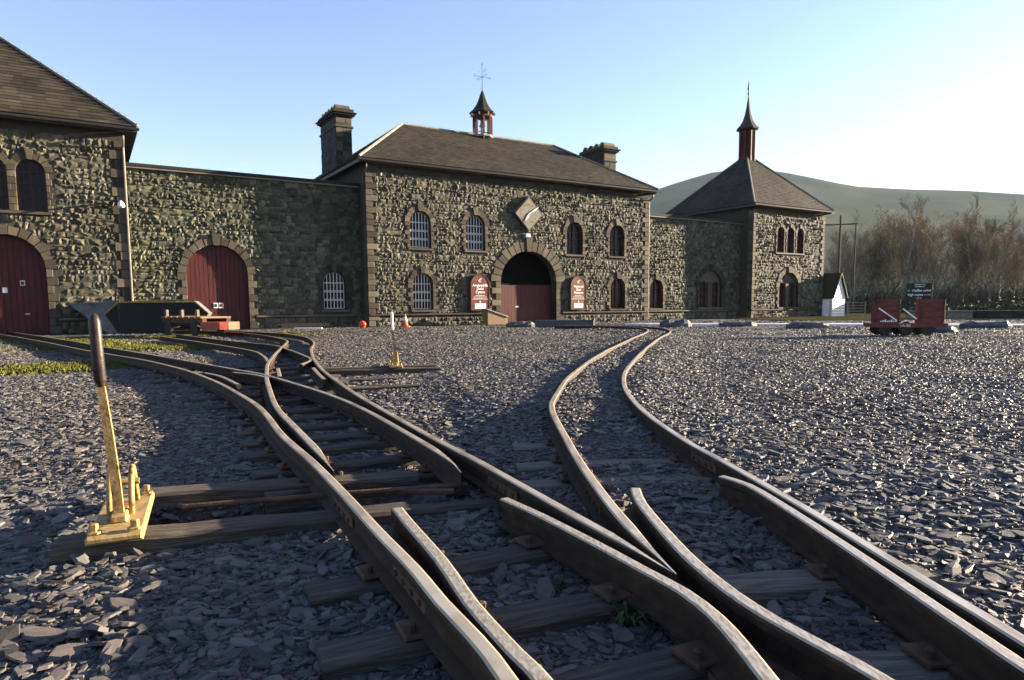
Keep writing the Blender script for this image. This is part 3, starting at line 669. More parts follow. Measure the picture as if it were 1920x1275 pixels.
MB().bbox(-.01, WR+.01, -.12, .5, 5.4, 5.53, .02).build('coping', 'dark_stone', rwall)
MB().box(0, WR, -.128, .02, 5.355, 5.396).build('coping_drip', 'clock_face', rwall)

# ------------------------------------------------------------------ left workshop
left = thing('workshop_building', 'tall stone workshop at the left edge with big red arched door and slate hip roof', 'building', site(-8.19), ALPHA)
WLB = 9.0
ld = (-4.44, -2.34, 0, 3.09, 1.05); lws = [(-2.94, -2.18, 3.8, 5.39, .38), (-3.92, -3.16, 3.8, 5.39, .38)]
gp = [(-4.44, 0)]+[(-3.39-1.05*math.cos(math.pi*k/18), 2.04+1.05*math.sin(math.pi*k/18)) for k in range(19)]+[(-2.34, 0)]
lf = curve_panel('front_wall', [(-WLB, 0)]+gp+[(0, 0), (0, H+.05), (-WLB, H+.05)], [arch_poly(*q) for q in lws], .4, 'mortar', left)
rubble(lf, -5.6, -.36, 0, H-.3, [ld+(.26,)]+[q+(.2,) for q in lws], [(-5.6, 0, .42, .49)], seed=71)
quoins(lf, 0, 0, H-.3, 1 if False else -1, w=(.3, .42), course=.3)
for q in lws: voussoirs(lf, q, .19, 9); jambs(lf, q, .1, .2); window(left, q, 'plain')
MB().bbox(-4.02, -2.08, -.075, .14, 3.7, 3.795, .012).build('sill', 'dressed', lf)
voussoirs(lf, ld, .25, 13, .05); jambs(lf, ld, .2, .25); plinth(lf, -WLB, 0, skip=[(-4.7, -2.1)])
d2 = plank_door(left, ld, .2, 13)
for xx, zz, ww, hh, mm in ((-3.05, 1.52, .13, .16, 'white_paint'), (-2.9, 1.24, .3, .13, 'iron_dark'), (-3.5, 1.3, .12, .16, 'white_paint'), (-2.97, .62, .12, .035, 'iron_white')):
    MB().box(xx, xx+ww, .178, .19, zz, zz+hh).build('notice', mm, d2)
MB().box(-3.03, -2.94, .17, .177, 1.55, 1.65).build('notice_symbol', 'sign_red', d2)
MB().box(-.4, 0, .4, 8, 0, H+.05).build('side_wall', 'mortar', left)
MB().box(-WLB, -WLB+.4, .4, 8, 0, H+.05).build('side_wall', 'mortar', left)
MB().box(-WLB+.4, -.4, 1.6, 1.7, 0, H).build('inner_wall', 'interior', left)
hip_roof(left, -WLB, 0, 0, 9.0, H+.12, 10.9, -WLB/2-.02, -WLB/2+.02, 4.5, ov=.42, wd=.36, ex=.2, seed=81, n_single=290)
downpipe(left, -.02, .02, .05, H-.5, .38, 'clock_face')
MB().tube([(-.5, -.05, 4.2), (-.42, -.5, 4.22), (-.25, -.62, 4.2)], .03, 6).build('lamp_bracket', 'iron_dark', left)
MB().lathe([(.02, 4.22), (.09, 4.14), (.11, 4.04), (.06, 4.0)], 10, (-.2, -.64)).build('floodlight', 'white_paint', left)

# ------------------------------------------------------------------ signs on the facade
def museum_sign(x0, x1, lines, label):
    t = thing('museum_sign', label, 'sign', site((x0+x1)/2, -.03), ALPHA)
    w_ = x1-x0; hw = w_/2
    MB().prism(arch_poly(-hw, hw, .6, 2.16, hw*.95), -.1, -.02).build('board', 'sign_red', t)
    f = MB(); arch_strip(f, -hw, hw, .6, 2.16, hw*.95, .03, -.115, -.098); f.build('border', 'maroon', t)
    for k in range(2):      # two nested chevrons pointing left, long upper arm
        vx, vz = -.09+k*.065, 1.875
        MB().bar((vx, -.104, vz), (vx+.12, -.104, vz+.11), .016, .006).build('emblem', 'letter', t)
        MB().bar((vx, -.1045, vz), (vx+.065, -.1045, vz-.06), .016, .006).build('emblem', 'letter', t)
    for i, s_ in enumerate(lines): text('lettering', s_, .165, 'letter', t, (0, -.105, 1.68-.145*i), bold=.003)
    for i, (hw_, hh_) in enumerate(((.22, .034), (.32, .022), (.34, .022))): small_print(t, -hw_, hw_, 1.245-.06*i, hh_, -.1015, i+len(lines[0]))
    MB().box(-hw+.05, hw-.05, -.106, -.101, 1.07, 1.078).build('rule', 'letter', t)
    bd_ = MB().lathe([(.035, 0), (.035, .006)], 14).build('badge', 'letter', t); bd_.rotation_euler = (R(90), 0, 0); bd_.location = (0, -.1005, .98)
    MB().box(-.27, .27, -.108, -.101, .68, .9).build('notice', 'white_paint', t)
    for i in range(3): MB().box(-.2, .2-.06*i, -.112, -.1085, .84-.05*i, .855-.05*i).build('notice_line', 'iron_dark', t)
    for sx in (-1, 1): MB().box(sx*.3-.02, sx*.3+.02, -.02, .06, .8, .84).build('fixing', 'iron_dark', t)
museum_sign(4.53, 5.45, ['Amgueddfa', 'Lechi', 'Cymru'], 'arched maroon sign reading Amgueddfa Lechi Cymru left of the archway')
museum_sign(9.86, 10.77, ['National', 'Slate', 'Museum'], 'arched maroon sign reading National Slate Museum right of the archway')

# ------------------------------------------------------------------ railway
def catmull(pts, step=.08):
    P = [Vector((p[0], p[1], 0)) for p in pts]; P = [P[0]*2-P[1]]+P+[P[-1]*2-P[-2]]; out = []
    for i in range(1, len(P)-2):
        p0, p1, p2, p3 = P[i-1:i+3]; n = max(2, int((p2-p1).length/step))
        if (p2-p1).length > 3: n = int((p2-p1).length/.3)
        for k in range(n):
            t = k/n
            out.append(.5*((2*p1)+(p2-p0)*t+(2*p0-5*p1+4*p2-p3)*t*t+(3*p1-p0-3*p2+p3)*t**3))
    out.append(P[-2]); return out
PROF = [(-.040, 0), (.040, 0), (.040, .010), (.010, .020), (.008, .062), (.0215, .07), (.023, .089), (.020, .096), (.014, .0995), (-.014, .0995), (-.020, .096), (-.023, .089), (-.0215, .07), (-.008, .062), (-.010, .020), (-.040, .010)]
def rail(name, pts, parent, taper_end=0, taper_start=0, drop=0.0, label=None, off=0.0):
    path = catmull(pts); n = len(PROF); v = []; f = []
    Ls = [0]
    for a, b in zip(path, path[1:]): Ls.append(Ls[-1]+(b-a).length)
    for i, p in enumerate(path):
        t = (path[min(i+1, len(path)-1)]-path[max(i-1, 0)]).normalized(); sd_ = Vector((t.y, -t.x, 0))
        wob = .0025*math.sin(Ls[i]*3.1+len(path)); k = 1.0; zz = 0
        if taper_end and Ls[-1]-Ls[i] < taper_end: k = max(.12, (Ls[-1]-Ls[i])/taper_end); zz = -.012*(1-k)
        if taper_start and Ls[i] < taper_start: k = max(.12, Ls[i]/taper_start); zz = -.012*(1-k)
        for (x, z) in PROF:
            xx = x*(k if z > .03 else 1); v.append((p.x+sd_.x*(xx+wob), p.y+sd_.y*(xx+wob), z+zz+drop+off))
        if i: f += [((i-1)*n+j, (i-1)*n+(j+1) % n, i*n+(j+1) % n, i*n+j) for j in range(n)]
    f += [tuple(range(n-1, -1, -1)), tuple((len(path)-1)*n+j for j in range(n))]
    q = MB(); q.add(v, f); o = q.build(name, 'rail', parent)
    if label: o['label'] = label
    return path
left_tr = thing('railway_turnout', 'rusty narrow gauge turnout curving left towards the workshop doors, with switch blades and timber sleepers', 'railway track', (0, 0, 0))
right_tr = thing('railway_track', 'narrow gauge through track bedded in gravel, bending away to the entrance building', 'railway track', (0, 0, 0))
RP = dict(
 A=[(-17.2,22.3),(-14.44,19.29),(-10.1,14.7),(-7.29,11.62),(-5.05,9.31),(-3.83,7.87),(-3.02,6.77),(-2.31,5.67),(-1.81,4.82),(-1.3,3.78),(-.95,3.13),(-.66,2.56),(-.43,2.1),(-.27,1.79),(-.17,1.57),(-.08,1.39),(-.01,1.22),(.09,.9),(.2,.3),(.25,-.6)],
 B=[(-19.4,25.4),(-16.98,22.7),(-11.93,17.38),(-9.33,14.6),(-7.81,12.87),(-6.59,11.55),(-5.12,9.95),(-3.9,8.6),(-3.08,7.68),(-2.56,7.08),(-1.7,5.82),(-1.1,4.82),(-.58,3.74),(-.3,3.13),(-.22,2.88)],
 D=[(-10.5,22.0),(-8.28,20.39),(-6.47,18.73),(-5.07,16.54),(-4.05,13.94),(-3.33,11.3),(-2.61,9.01),(-2.02,7.36),(-1.6,6.31),(-1.12,5.16),(-.69,4.21),(-.39,3.55),(-.17,3.09),(-.03,2.78),(.12,2.45),(.25,2.16),(.34,1.97),(.43,1.76)],
 F=[(-10.8,21.6),(-8.36,20.0),(-6.48,17.6),(-4.95,14.9),(-4.38,13.18),(-3.92,11.5),(-3.34,9.45),(-2.84,7.87),(-2.2,6.12),(-1.66,4.78),(-1.25,3.91),(-.97,3.34),(-.78,2.93)],
 G=[(-8.8,17.1),(-6.02,13.57),(-4.32,11.27),(-3.7,10.1),(-3.12,8.75)],
 H=[(-9.05,18.43),(-6.27,14.89),(-4.5,12.84),(-3.77,11.49),(-3.06,10.04),(-2.72,9.2),(-2.62,8.45)],
 E=[(1.5,23.6),(3.0,22.9),(3.9,21.2),(3.73,18.7),(2.5,14.3),(1.36,10.19),(.62,7.0),(.34,5.3),(.27,4.51),(.29,3.4),(.33,2.61),(.37,2.12),(.43,1.75)],
 K=[(1.9,24.2),(3.5,23.4),(4.5,21.3),(4.25,18.3),(3.1,14.4),(2.1,10.8),(1.33,7.77),(1.02,6.2),(.88,4.7),(.9,3.6),(.95,3.05),(1.01,2.34),(1.04,1.87),(1.06,1.55),(1.07,1.37),(1.08,.9),(1.09,-.6)],
 I=[(-.03,2.47),(.1,2.26),(.24,2.0),(.35,1.78),(.42,1.64),(.46,1.5),(.475,1.37),(.485,1.2),(.5,.9),(.53,.3),(.55,-.6)],
 J=[(.475,2.58),(.462,2.38),(.48,2.0),(.5,1.8),(.535,1.62),(.58,1.48),(.64,1.35),(.7,1.21),(.78,.95),(.9,.3),(1.0,-.6)],
 L=[(.86,2.76),(.925,2.62),(.955,2.31),(.975,1.97),(.985,1.68),(.99,1.48),(.995,1.3),(1.0,1.1),(1.0,.2)],
 M=[(-.41,2.36),(-.345,2.2),(-.2,1.86),(-.1,1.58),(0,1.35),(.07,1.2),(.15,.9),(.25,.3)])
paths = {}
for k in 'ABDFGHIM':
    lab = None
    if k in 'BF': lab = 'switch blade tapering to a point'
    if k in 'M': lab = 'check rail with a bent end'
    paths[k] = rail('rail' if k not in 'BFM' else ('switch_blade' if k in 'BF' else 'check_rail'), RP[k], left_tr, taper_end=.5 if k in 'BF' else (.35 if k == 'D' else 0), label=lab, drop=-.0012*('ABDFGHIM'.index(k)))
for k in 'EKJL':
    paths[k] = rail('rail' if k != 'L' else 'check_rail', RP[k], right_tr, taper_end=.35 if k == 'E' else 0, drop=-.0011*('EKJL'.index(k))-.0004)
for pts in ([(-3.35,7.42),(-2.98,6.98),(-2.52,6.25)], [(-3.05,7.45),(-2.75,7.2),(-2.45,6.85)], [(-2.72,7.9),(-2.52,7.35),(-2.38,6.95)], [(-2.33,7.95),(-2.09,7.31),(-1.84,6.66)]):
    rail('check_rail', pts, left_tr, drop=-.004)
# sleepers ---------------------------------------------------------
def at_y(path, y):
    best = min(path, key=lambda p: abs(p.y-y)); i = path.index(best); j = min(i+1, len(path)-1); i = max(j-1, 0)
    return best, (path[j]-path[i]).normalized()
timbers = []       # (cx, cy, dirx, diry, half length, half width) for keeping gravel off
def sleeper(parent, c, dirv, length, width=.125, top=-.001, h=.12, name='sleeper', material='sleeper'):
    r = random.Random(int(c[0]*977+c[1]*1301)); n = 7; m = MB()
    xs_ = [length*(i/(n-1)-.5) for i in range(n)]; v = []
    for x in xs_:
        dz = r.uniform(-.007, .002); dw = r.uniform(-.006, .006); b = .012
        v += [(x, -width/2+dw, -h), (x, -width/2+dw, dz-b), (x, -width/2+b+dw, dz), (x, -.01+r.uniform(-.02, .02), dz-r.uniform(0, .003)), (x, width/2-b+dw, dz+r.uniform(-.003, .002)), (x, width/2+dw, dz-b), (x, width/2+dw, -h)]
    k = 7; f = [((i-1)*k+j, (i-1)*k+j+1, i*k+j+1, i*k+j) for i in range(1, n) for j in range(k-1)]
    f += [tuple(range(k-1, -1, -1)), tuple((n-1)*k+j for j in range(k))]
    m.add(v, f); o = m.build(name, material, parent); o.location = (c[0], c[1], top); a = math.atan2(dirv[1], dirv[0]); o.rotation_euler = (0, 0, a)
    timbers.append((c[0], c[1], math.cos(a), math.sin(a), length/2, width/2)); return o
def plates(parent, c, dirv, rails, half):
    dv = Vector((dirv[0], dirv[1], 0)).normalized()
    for k in rails:
        # where the rail crosses the sleeper
        best = None
        for p in paths[k]:
            q = p-Vector((c[0], c[1], 0)); al = q.dot(dv); ac = abs(q.x*-dv.y+q.y*dv.x)
            if abs(al) < half and (best is None or ac < best[0]): best = (ac, p)
        if best and best[0] < .08:
            p = best[1]; a = math.atan2(dv.y, dv.x); m = MB(); m.bbox(-.085, .085, -.05, .05, 0, .012, .003)
            for sx in (-1, 1): m.lathe([(.011, .012), (.013, .03), (.006, .034)], 6, (sx*.062, .02*sx))
            o = m.build('base_plate', 'rust', parent); o.location = (p.x, p.y, .0005); o.rotation_euler = (0, 0, a)
y = 1.0
while y < 9.5:
    pa, ta = at_y(paths['A'], y); right = paths['I'] if y < 1.75 else paths['D']
    pb, _ = at_y(right, y+.05); c = (pa+pb)/2; dirv = Vector((-ta.y, ta.x, 0)); dirv = dirv if dirv.x > 0 else -dirv
    ln = 1.12 if y < 5.5 else min(1.2+.35*(y-5.5), 2.4)
    if not (2.12 < y < 2.9): sleeper(left_tr, (c.x, c.y), dirv, ln); plates(left_tr, (c.x, c.y), dirv, 'ABDFIM', ln/2)
    y += .36 if y < 5 else .55
for y in (1.12, 1.5, 1.93, 3.1, 3.5, 3.95):
    pe, te = at_y(paths['J'] if y < 1.6 else paths['E'], y); pk, _ = at_y(paths['K'], y); c = (pe+pk)/2; c = c+Vector((.05, 0, 0)) if y < 2 else c
    dirv = Vector((1, .1, 0)); sleeper(right_tr, (c.x+.02, c.y), dirv, .92 if y < 2 else 1.2, top=-.002 if y < 3 else -.004, material='sleeper_grey'); plates(right_tr, (c.x, c.y), dirv, 'EKJL', .5)
# point-lever timbers across the turnout
sleeper(left_tr, (-.98, 2.44), (.94, .32), 1.2, .14, .022, .2, 'point_timber'); sleeper(left_tr, (-1.08, 3.0), (.96, .25), 1.3, .14, .02, .2, 'point_timber')
sleeper(left_tr, (-.2, 2.75), (.94, .3), .75, .1, -.003, .1)
for pts, off in (((-1.35, 2.62), (-.05, 3.02)),): pass
MB().tube([(-1.3, 2.62, .02), (-.78, 2.78, .02), (-.2, 2.93, .02)], .012, 8).build('pull_rod', 'rust', left_tr)
MB().bbox(-.55, -.25, 2.845, 2.875, -.0, .02, .004).build('stretcher_bar', 'rust', left_tr)
for (kk, yy) in (('A', 2.49), ('D', 2.79), ('B', 5.08), ('E', 2.62), ('K', 3.25), ('A', 1.75)):
    p_, t_ = at_y(paths[kk], yy); m = MB()
    for sx in (-1, 1):
        m.bbox(-.15, .15, sx*.012-(.006 if sx < 0 else 0), sx*.012+(.006 if sx > 0 else 0), .024, .064, .003)
        for q in (-.11, -.04, .04, .11): m.tube([(q, sx*.016, .044), (q, sx*.026, .044)], .009, 6)
    o = m.build('fishplate', 'rust', left_tr if kk in 'ABD' else right_tr); o.location = (p_.x, p_.y, 0); o.rotation_euler = (0, 0, math.atan2(t_.y, t_.x))
# levers ------------------------------------------------------------
def point_lever(loc, rz, label, s=1.0, top_white=False):
    t = thing('point_lever', label, 'lever', loc, rz)
    pl = MB().bbox(-.078*s, .078*s, -.26*s, .26*s, 0, .024*s, .008).build('base_plate', 'yellow_iron', t)
    for sx, sy in ((-.055, -.23), (.055, -.23), (-.05, .23), (.055, .22)): MB().lathe([(.022*s, .03*s), (.022*s, .036*s), (.012*s, .037*s), (.013*s, .058*s), (.009*s, .06*s)], 6, (sx*s, sy*s)).build('bolt', 'yellow_iron', t)
    for sx in (-.032, .032):
        m = MB(); pts = [(sx*s, (-.06+.0*q)*s, .03*s) for q in (0,)]+[(sx*s, (-.06+.2*q/10)*s, (.03+.145*math.sin(math.pi*(q/10)**.8))*s) for q in range(1, 10)]+[(sx*s, .14*s, .03*s)]
        m.tube(pts, .0095*s, 8); m.build('lever_bracket', 'yellow_iron', t, True)
    MB().tube([(-.05*s, .04*s, .12*s), (.05*s, .04*s, .12*s)], .012*s, 8).build('pivot_pin', 'yellow_iron', t)
    MB().bbox(-.024*s, .024*s, -.13*s, .0, .024*s, .05*s, .006).build('lever_foot', 'yellow_iron', t)
    m = MB()
    pts = [(.0, -.09, .035), (-.005, -.1, .16), (-.015, -.105, .32), (-.028, -.105, .48)]
    v = []
    for (x, y_, z), wd in zip(pts, (.014, .0145, .013, .011)):
        v += [(x*s+a*wd*s, y_*s+b*.012*s, z*s) for a, b in ((-1,-1),(1,-1),(1,1),(-1,1))]
    f = [((i-1)*4+j, (i-1)*4+(j+1) % 4, i*4+(j+1) % 4, i*4+j) for i in range(1, 4) for j in range(4)]+[(3,2,1,0),(12,13,14,15)]
    m.add(v, f); m.build('lever_bar', 'yellow_iron', t)
    m = MB(); m.tube([(-.027*s, -.105*s, .465*s), (-.028*s, -.105*s, .49*s), (-.031*s, -.105*s, .58*s), (-.033*s, -.105*s, .672*s), (-.0335*s, -.105*s, .69*s), (-.034*s, -.105*s, .698*s)], [.013*s, .0185*s, .018*s, .0175*s, .012*s, .004*s], 14)
    m.build('hand_grip', 'white_paint' if top_white else 'grip', t, True)
    return t
point_lever((-1.44, 2.46, .023), .42, 'yellow point lever with dark grip on a bolted base plate in the left foreground', 1.09)
point_lever((-1.5, 8.72, .035), .25, 'slim yellow point lever with white grip out on the gravel', 1.0, True)
far_t = sleeper(left_tr, (-1.75, 8.83), (.96, .27), 1.5, .13, .032, .12, 'point_timber'); sleeper(left_tr, (-1.6, 8.55), (.96, .27), 1.4, .11, .026, .12, 'point_timber')
sleeper(left_tr, (-1.75, 7.6), (.96, .27), .9, .11, .0, .12); sleeper(left_tr, (-1.35, 6.9), (.96, .3), .8, .11, .0, .12)

# ------------------------------------------------------------------ slate gravel
def chip_mesh(k):
    r = random.Random(300+k); n = r.choice((5, 6, 6, 7)); el = r.uniform(.5, .85)
    ang = sorted(2*math.pi*(i+r.uniform(-.3, .3))/n for i in range(n)); rad = [r.uniform(.75, 1.1) for _ in range(n)]
    v = [(math.cos(a)*q*.5, math.sin(a)*q*.5*el, -.1) for a, q in zip(ang, rad)]
    v += [(math.cos(a)*q*.5*r.uniform(.8, .97), math.sin(a)*q*.5*el*r.uniform(.8, .97), .1+r.uniform(-.035, .05)) for a, q in zip(ang, rad)]
    v.append((r.uniform(-.1, .1), r.uniform(-.06, .06), .13))
    f = [(i, (i+1) % n, n+(i+1) % n, n+i) for i in range(n)]+[(n+i, n+(i+1) % n, 2*n) for i in range(n)]
    q = MB(); q.add(v, f); m = q.mesh('chip'); m.materials.append(M['chip']); return m
chip_coll = bpy.data.collections.new('chip_shapes')
for k in range(9):
    o = bpy.data.objects.new('chip', chip_mesh(k)); chip_coll.objects.link(o)
def chips(name, label, x, y, size, tilt, lift=0.0):
    n = len(x); z = gz_arr(x, y)-.02+lift+rng.uniform(-.006, .007, n)*np.minimum(size/.04, 1.6)
    me = bpy.data.meshes.new(name); me.vertices.add(n); me.vertices.foreach_set('co', np.stack([x, y, z], -1).astype(np.float32).ravel())
    rot = np.stack([rng.normal(0, tilt, n), rng.normal(0, tilt, n), rng.uniform(0, 6.283, n)], -1).astype(np.float32)
    scl = np.stack([size*1.2, size*rng.uniform(.65, 1.1, n), size*rng.uniform(.3, .95, n)], -1).astype(np.float32)
    a = me.attributes.new('rot', 'FLOAT_VECTOR', 'POINT'); a.data.foreach_set('vector', rot.ravel())
    a = me.attributes.new('scl', 'FLOAT_VECTOR', 'POINT'); a.data.foreach_set('vector', scl.ravel())
    a = me.attributes.new('pick', 'INT', 'POINT'); a.data.foreach_set('value', rng.integers(0, 9, n).astype(np.int32))
    o = bpy.data.objects.new(name, me); C.objects.link(o)
    ng = bpy.data.node_groups.new(name, 'GeometryNodeTree')
    ng.interface.new_socket('Geometry', in_out='INPUT', socket_type='NodeSocketGeometry'); ng.interface.new_socket('Geometry', in_out='OUTPUT', socket_type='NodeSocketGeometry')
    N = ng.nodes.new; L = ng.links.new
    gi, go = N('NodeGroupInput'), N('NodeGroupOutput'); ci = N('GeometryNodeCollectionInfo'); ci.inputs[0].default_value = chip_coll; ci.inputs['Separate Children'].default_value = True; ci.inputs['Reset Children'].default_value = True
    ip = N('GeometryNodeInstanceOnPoints'); ip.inputs['Pick Instance'].default_value = True
    def attr(nm, ty):
        q = N('GeometryNodeInputNamedAttribute'); q.data_type = ty; q.inputs[0].default_value = nm; return q.outputs[0]
    er = N('FunctionNodeEulerToRotation')
    L(gi.outputs[0], ip.inputs['Points']); L(ci.outputs[0], ip.inputs['Instance']); L(attr('pick', 'INT'), ip.inputs['Instance Index'])
    L(attr('rot', 'FLOAT_VECTOR'), er.inputs[0]); L(er.outputs[0], ip.inputs['Rotation']); L(attr('scl', 'FLOAT_VECTOR'), ip.inputs['Scale']); L(ip.outputs[0], go.inputs[0])
    md = o.modifiers.new('scatter', 'NODES'); md.node_group = ng
    return tag(o, label, 'gravel', kind='stuff')
T_ = np.array(timbers)
def off_timber(x, y, keep=.1):
    hit = np.zeros(len(x), bool)
    for cx_, cy_, ux, uy, hl, hw_ in T_:
        ax = (x-cx_)*ux+(y-cy_)*uy; ac = -(x-cx_)*uy+(y-cy_)*ux
        hit |= (np.abs(ax) < hl) & (np.abs(ac) < hw_+.012)
    # pit between the two point timbers
    ax = (x+.95)*.95+(y-2.75)*.3; ac = -(x+.95)*.3+(y-2.75)*.95
    pit = (np.abs(ax) < .7) & (np.abs(ac) < .17)
    return (~hit | (rng.random(len(x)) < keep)) & ~pit
def field_pts(y0, y1, dens, edge=.95, extra=1.6):
    n = int(dens*(y1-y0)*2*(edge*(y0+y1)/2+extra)); y = np.sqrt(rng.uniform(0, 1, int(n*1.6))*(y1**2-y0**2)+y0**2) if y0 > 0 else rng.uniform(y0, y1, int(n*1.2))
    x = rng.uniform(-1, 1, len(y))*(edge*np.maximum(y, 0)+extra); return x, y
def blocked_far(x, y):
    # keep chips out of the buildings
    m = -(x-AX)*dy+(y-AY)*dx
    return m < -.12
x, y = field_pts(.35, 3.2, 2300); k = off_timber(x, y); x, y = x[k], y[k]
sz = np.clip(rng.lognormal(math.log(.031), .45, len(x)), .014, .1)
chips('near_slate_chips', 'loose grey slate chips of mixed size around the foreground rails', x, y, sz, .17)
x, y = field_pts(3.0, 8, 1800); k = off_timber(x, y); x, y = x[k], y[k]
chips('middle_slate_chips', 'flat slate chips covering the yard around the track bend', x, y, np.clip(rng.lognormal(math.log(.032), .42, len(x)), .02, .11), .17)
x, y = field_pts(7.8, 18, 700); k = blocked_far(x, y); x, y = x[k], y[k]
chips('yard_slate_chips', 'slate chips across the middle of the yard', x, y, np.clip(rng.lognormal(math.log(.04), .32, len(x)), .025, .1), .17)
x, y = field_pts(17.5, 36, 130); k = blocked_far(x, y); x, y = x[k], y[k]
chips('far_slate_chips', 'slate chips spread up to the building fronts', x, y, np.clip(rng.lognormal(math.log(.066), .3, len(x)), .03, .12), .17)
x, y = field_pts(.4, 4.2, 3200); k = off_timber(x, y, .25); x, y = x[k], y[k]
chips('slate_fines', 'fine slate crumbs filling the gaps of the foreground gravel', x, y, rng.uniform(.009, .021, len(x)), .3)
# bigger lumps of slate between the rails
n = 260; y = rng.uniform(.6, 3.6, n); x = rng.uniform(-1.9, 1.0, n); k = off_timber(x, y, .02); x, y = x[k], y[k]
chips('slate_lumps', 'larger broken slate lumps between sleepers and beside the lever', x, y, np.clip(rng.lognormal(math.log(.07), .28, len(x)), .045, .13), .4, .008)

# moss and weeds
def moss_patch(name, label, cx_, cy_, rx, ry, rz, n, seed):
    r = np.random.default_rng(seed); m = MB()
    u = r.normal(0, .45, (n, 2)); a, b = math.cos(rz), math.sin(rz)
    X = cx_+u[:, 0]*rx*a-u[:, 1]*ry*b; Y = cy_+u[:, 0]*rx*b+u[:, 1]*ry*a; Z = gz_arr(X, Y)-.02
    h = r.uniform(.02, .06, n); t = r.uniform(0, 6.28, n); wd = r.uniform(.012, .03, n); lean = r.normal(0, .4, (n, 2))
    v = []; f = []
    for i in range(n):
        c, s_ = math.cos(t[i])*wd[i], math.sin(t[i])*wd[i]; o = len(v)
        v += [(X[i]-c, Y[i]-s_, Z[i]), (X[i]+c, Y[i]+s_, Z[i]), (X[i]+lean[i, 0]*h[i], Y[i]+lean[i, 1]*h[i], Z[i]+h[i])]; f.append((o, o+1, o+2))
    m.v, m.f = v, f
    return tag(m.build(name, 'moss', fix=False), label, 'moss', kind='stuff')
moss_patch('moss', 'yellow green moss on the gravel beside the far left track', -7.2, 13.9, 2.2, .9, .1, 9000, 1)
moss_patch('moss', 'mossy grass at the left edge beyond the lever', -6.3, 9.6, 1.3, .8, .5, 6000, 2)
moss_patch('moss', 'mossy strip between the left rails and the workshop', -10.8, 16.6, 3.2, 1.0, -.7, 9000, 3)
moss_patch('moss', 'yellow green verge along the foot of the left wall', -8.2, 20.5, 3.0, .7, .5, 6000, 5)
def weed(x, y_, s, label):
    m = MB(); r = random.Random(int(x*100))
    for k in range(22):
        a = r.uniform(0, 6.28); l = s*r.uniform(.5, 1); h = l*r.uniform(.3, .9); w_ = .003
        p = Vector((0, 0, 0)); q = Vector((math.cos(a)*l*.5, math.sin(a)*l*.5, h)); e = Vector((math.cos(a)*l, math.sin(a)*l, h*.7)); sd_ = Vector((-math.sin(a), math.cos(a), 0))*w_
        m.add([p-sd_, p+sd_, q+sd_*1.6, q-sd_*1.6, e], [(0, 1, 2, 3), (3, 2, 4)])
    o = m.build('weed', 'weed_leaf', fix=False); o.location = (x, y_, -.05); tag(o, label, 'plant', 'weeds in the track')
weed(-.02, 2.62, .12, 'small fern like weed beside the tapered blade end'); weed(.3, 1.72, .1, 'small green weed between sleepers near the frog')
weed(.12, 1.95, .06, 'tiny weed tuft in the stones between check rail and sleeper'); weed(-.75, 2.2, .05, 'tiny weed tuft left of the long rail')

# ------------------------------------------------------------------ yard objects
def slate_block(c, L_, w_, h_, rz, seed, label):
    r = random.Random(seed); n = 7; m = MB(); v = []
    prof = [(-.5, 0), (-.52, .5), (-.42, .95), (-.1, 1.0), (.3, .97), (.48, .8), (.5, 0)]
    for i in range(n):
        x = L_*(i/(n-1)-.5); e = .72 if i in (0, n-1) else 1
        for (a, b) in prof: v.append((x+r.uniform(-.04, .04), a*w_*e+r.uniform(-.03, .03), b*h_*e*r.uniform(.88, 1.08)))
    k = len(prof); f = [((i-1)*k+j, (i-1)*k+j+1, i*k+j+1, i*k+j) for i in range(1, n) for j in range(k-1)]+[tuple(range(k-1, -1, -1)), tuple((n-1)*k+j for j in range(k))]
    m.add(v, f); o = m.build('slate_block', 'slab'); o.location = (c[0], c[1], -.03); o.rotation_euler = (0, 0, rz)
    tag(o, label, 'slate block', 'slate blocks lining the yard')
slate_block((5.95, 24.9), 1.15, .5, .3, .35, 1, 'thick dark slate block right of where the through track bends')
slate_block((8.25, 25.0), 1.35, .5, .2, .2, 2, 'low flat slate block in front of the right curtain wall')
slate_block((9.9, 22.9), 1.3, .5, .23, .15, 3, 'rough slate block in front of the corner tower')
slate_block((15.1, 21.8), 1.5, .6, .24, .1, 4, 'slate block at the far right beyond the red wagon')
slate_block((12.0, 19.2), .8, .5, .2, .1, 5, 'slate block lying just right of the red wagon')
slate_block((.35, 26.1), 1.05, .5, .22, .3, 7, 'short low slate block in front of the red gate')
bm_ = MB(); bm_.bbox(-1.1, 1.1, -.16, .16, 0, .27, .03); o = bm_.build('slate_beam', 'slab'); o.location = (2.0, 25.75, -.02); o.rotation_euler = (0, 0, .1)
tag(o, 'long straight dark beam lying in front of the archway', 'beam')
# lidded wooden box
bx = thing('wooden_box', 'brown wooden box with sloping pale lid below the left museum sign', 'box', (-.75, 29.4, 0), ALPHA)
MB().prism([(-.45, 0), (.5, 0), (.5, .32), (-.45, .62)], -.25, .25).build('body', 'wood', bx)
lid = MB(); lid.add([(-.5, -.29, .64), (.56, -.29, .30), (.56, .29, .30), (-.5, .29, .64), (-.5, -.29, .68), (.56, -.29, .345), (.56, .29, .345), (-.5, .29, .68)], [(0,3,2,1),(4,5,6,7),(0,1,5,4),(1,2,6,5),(2,3,7,6),(3,0,4,7)]); lid.build('lid', 'lead', bx)
for i in range(2): MB().box(.505, .53, -.24+i*.25, -.02+i*.25, .03, .28).build('end_board', 'skip_yellow', bx)
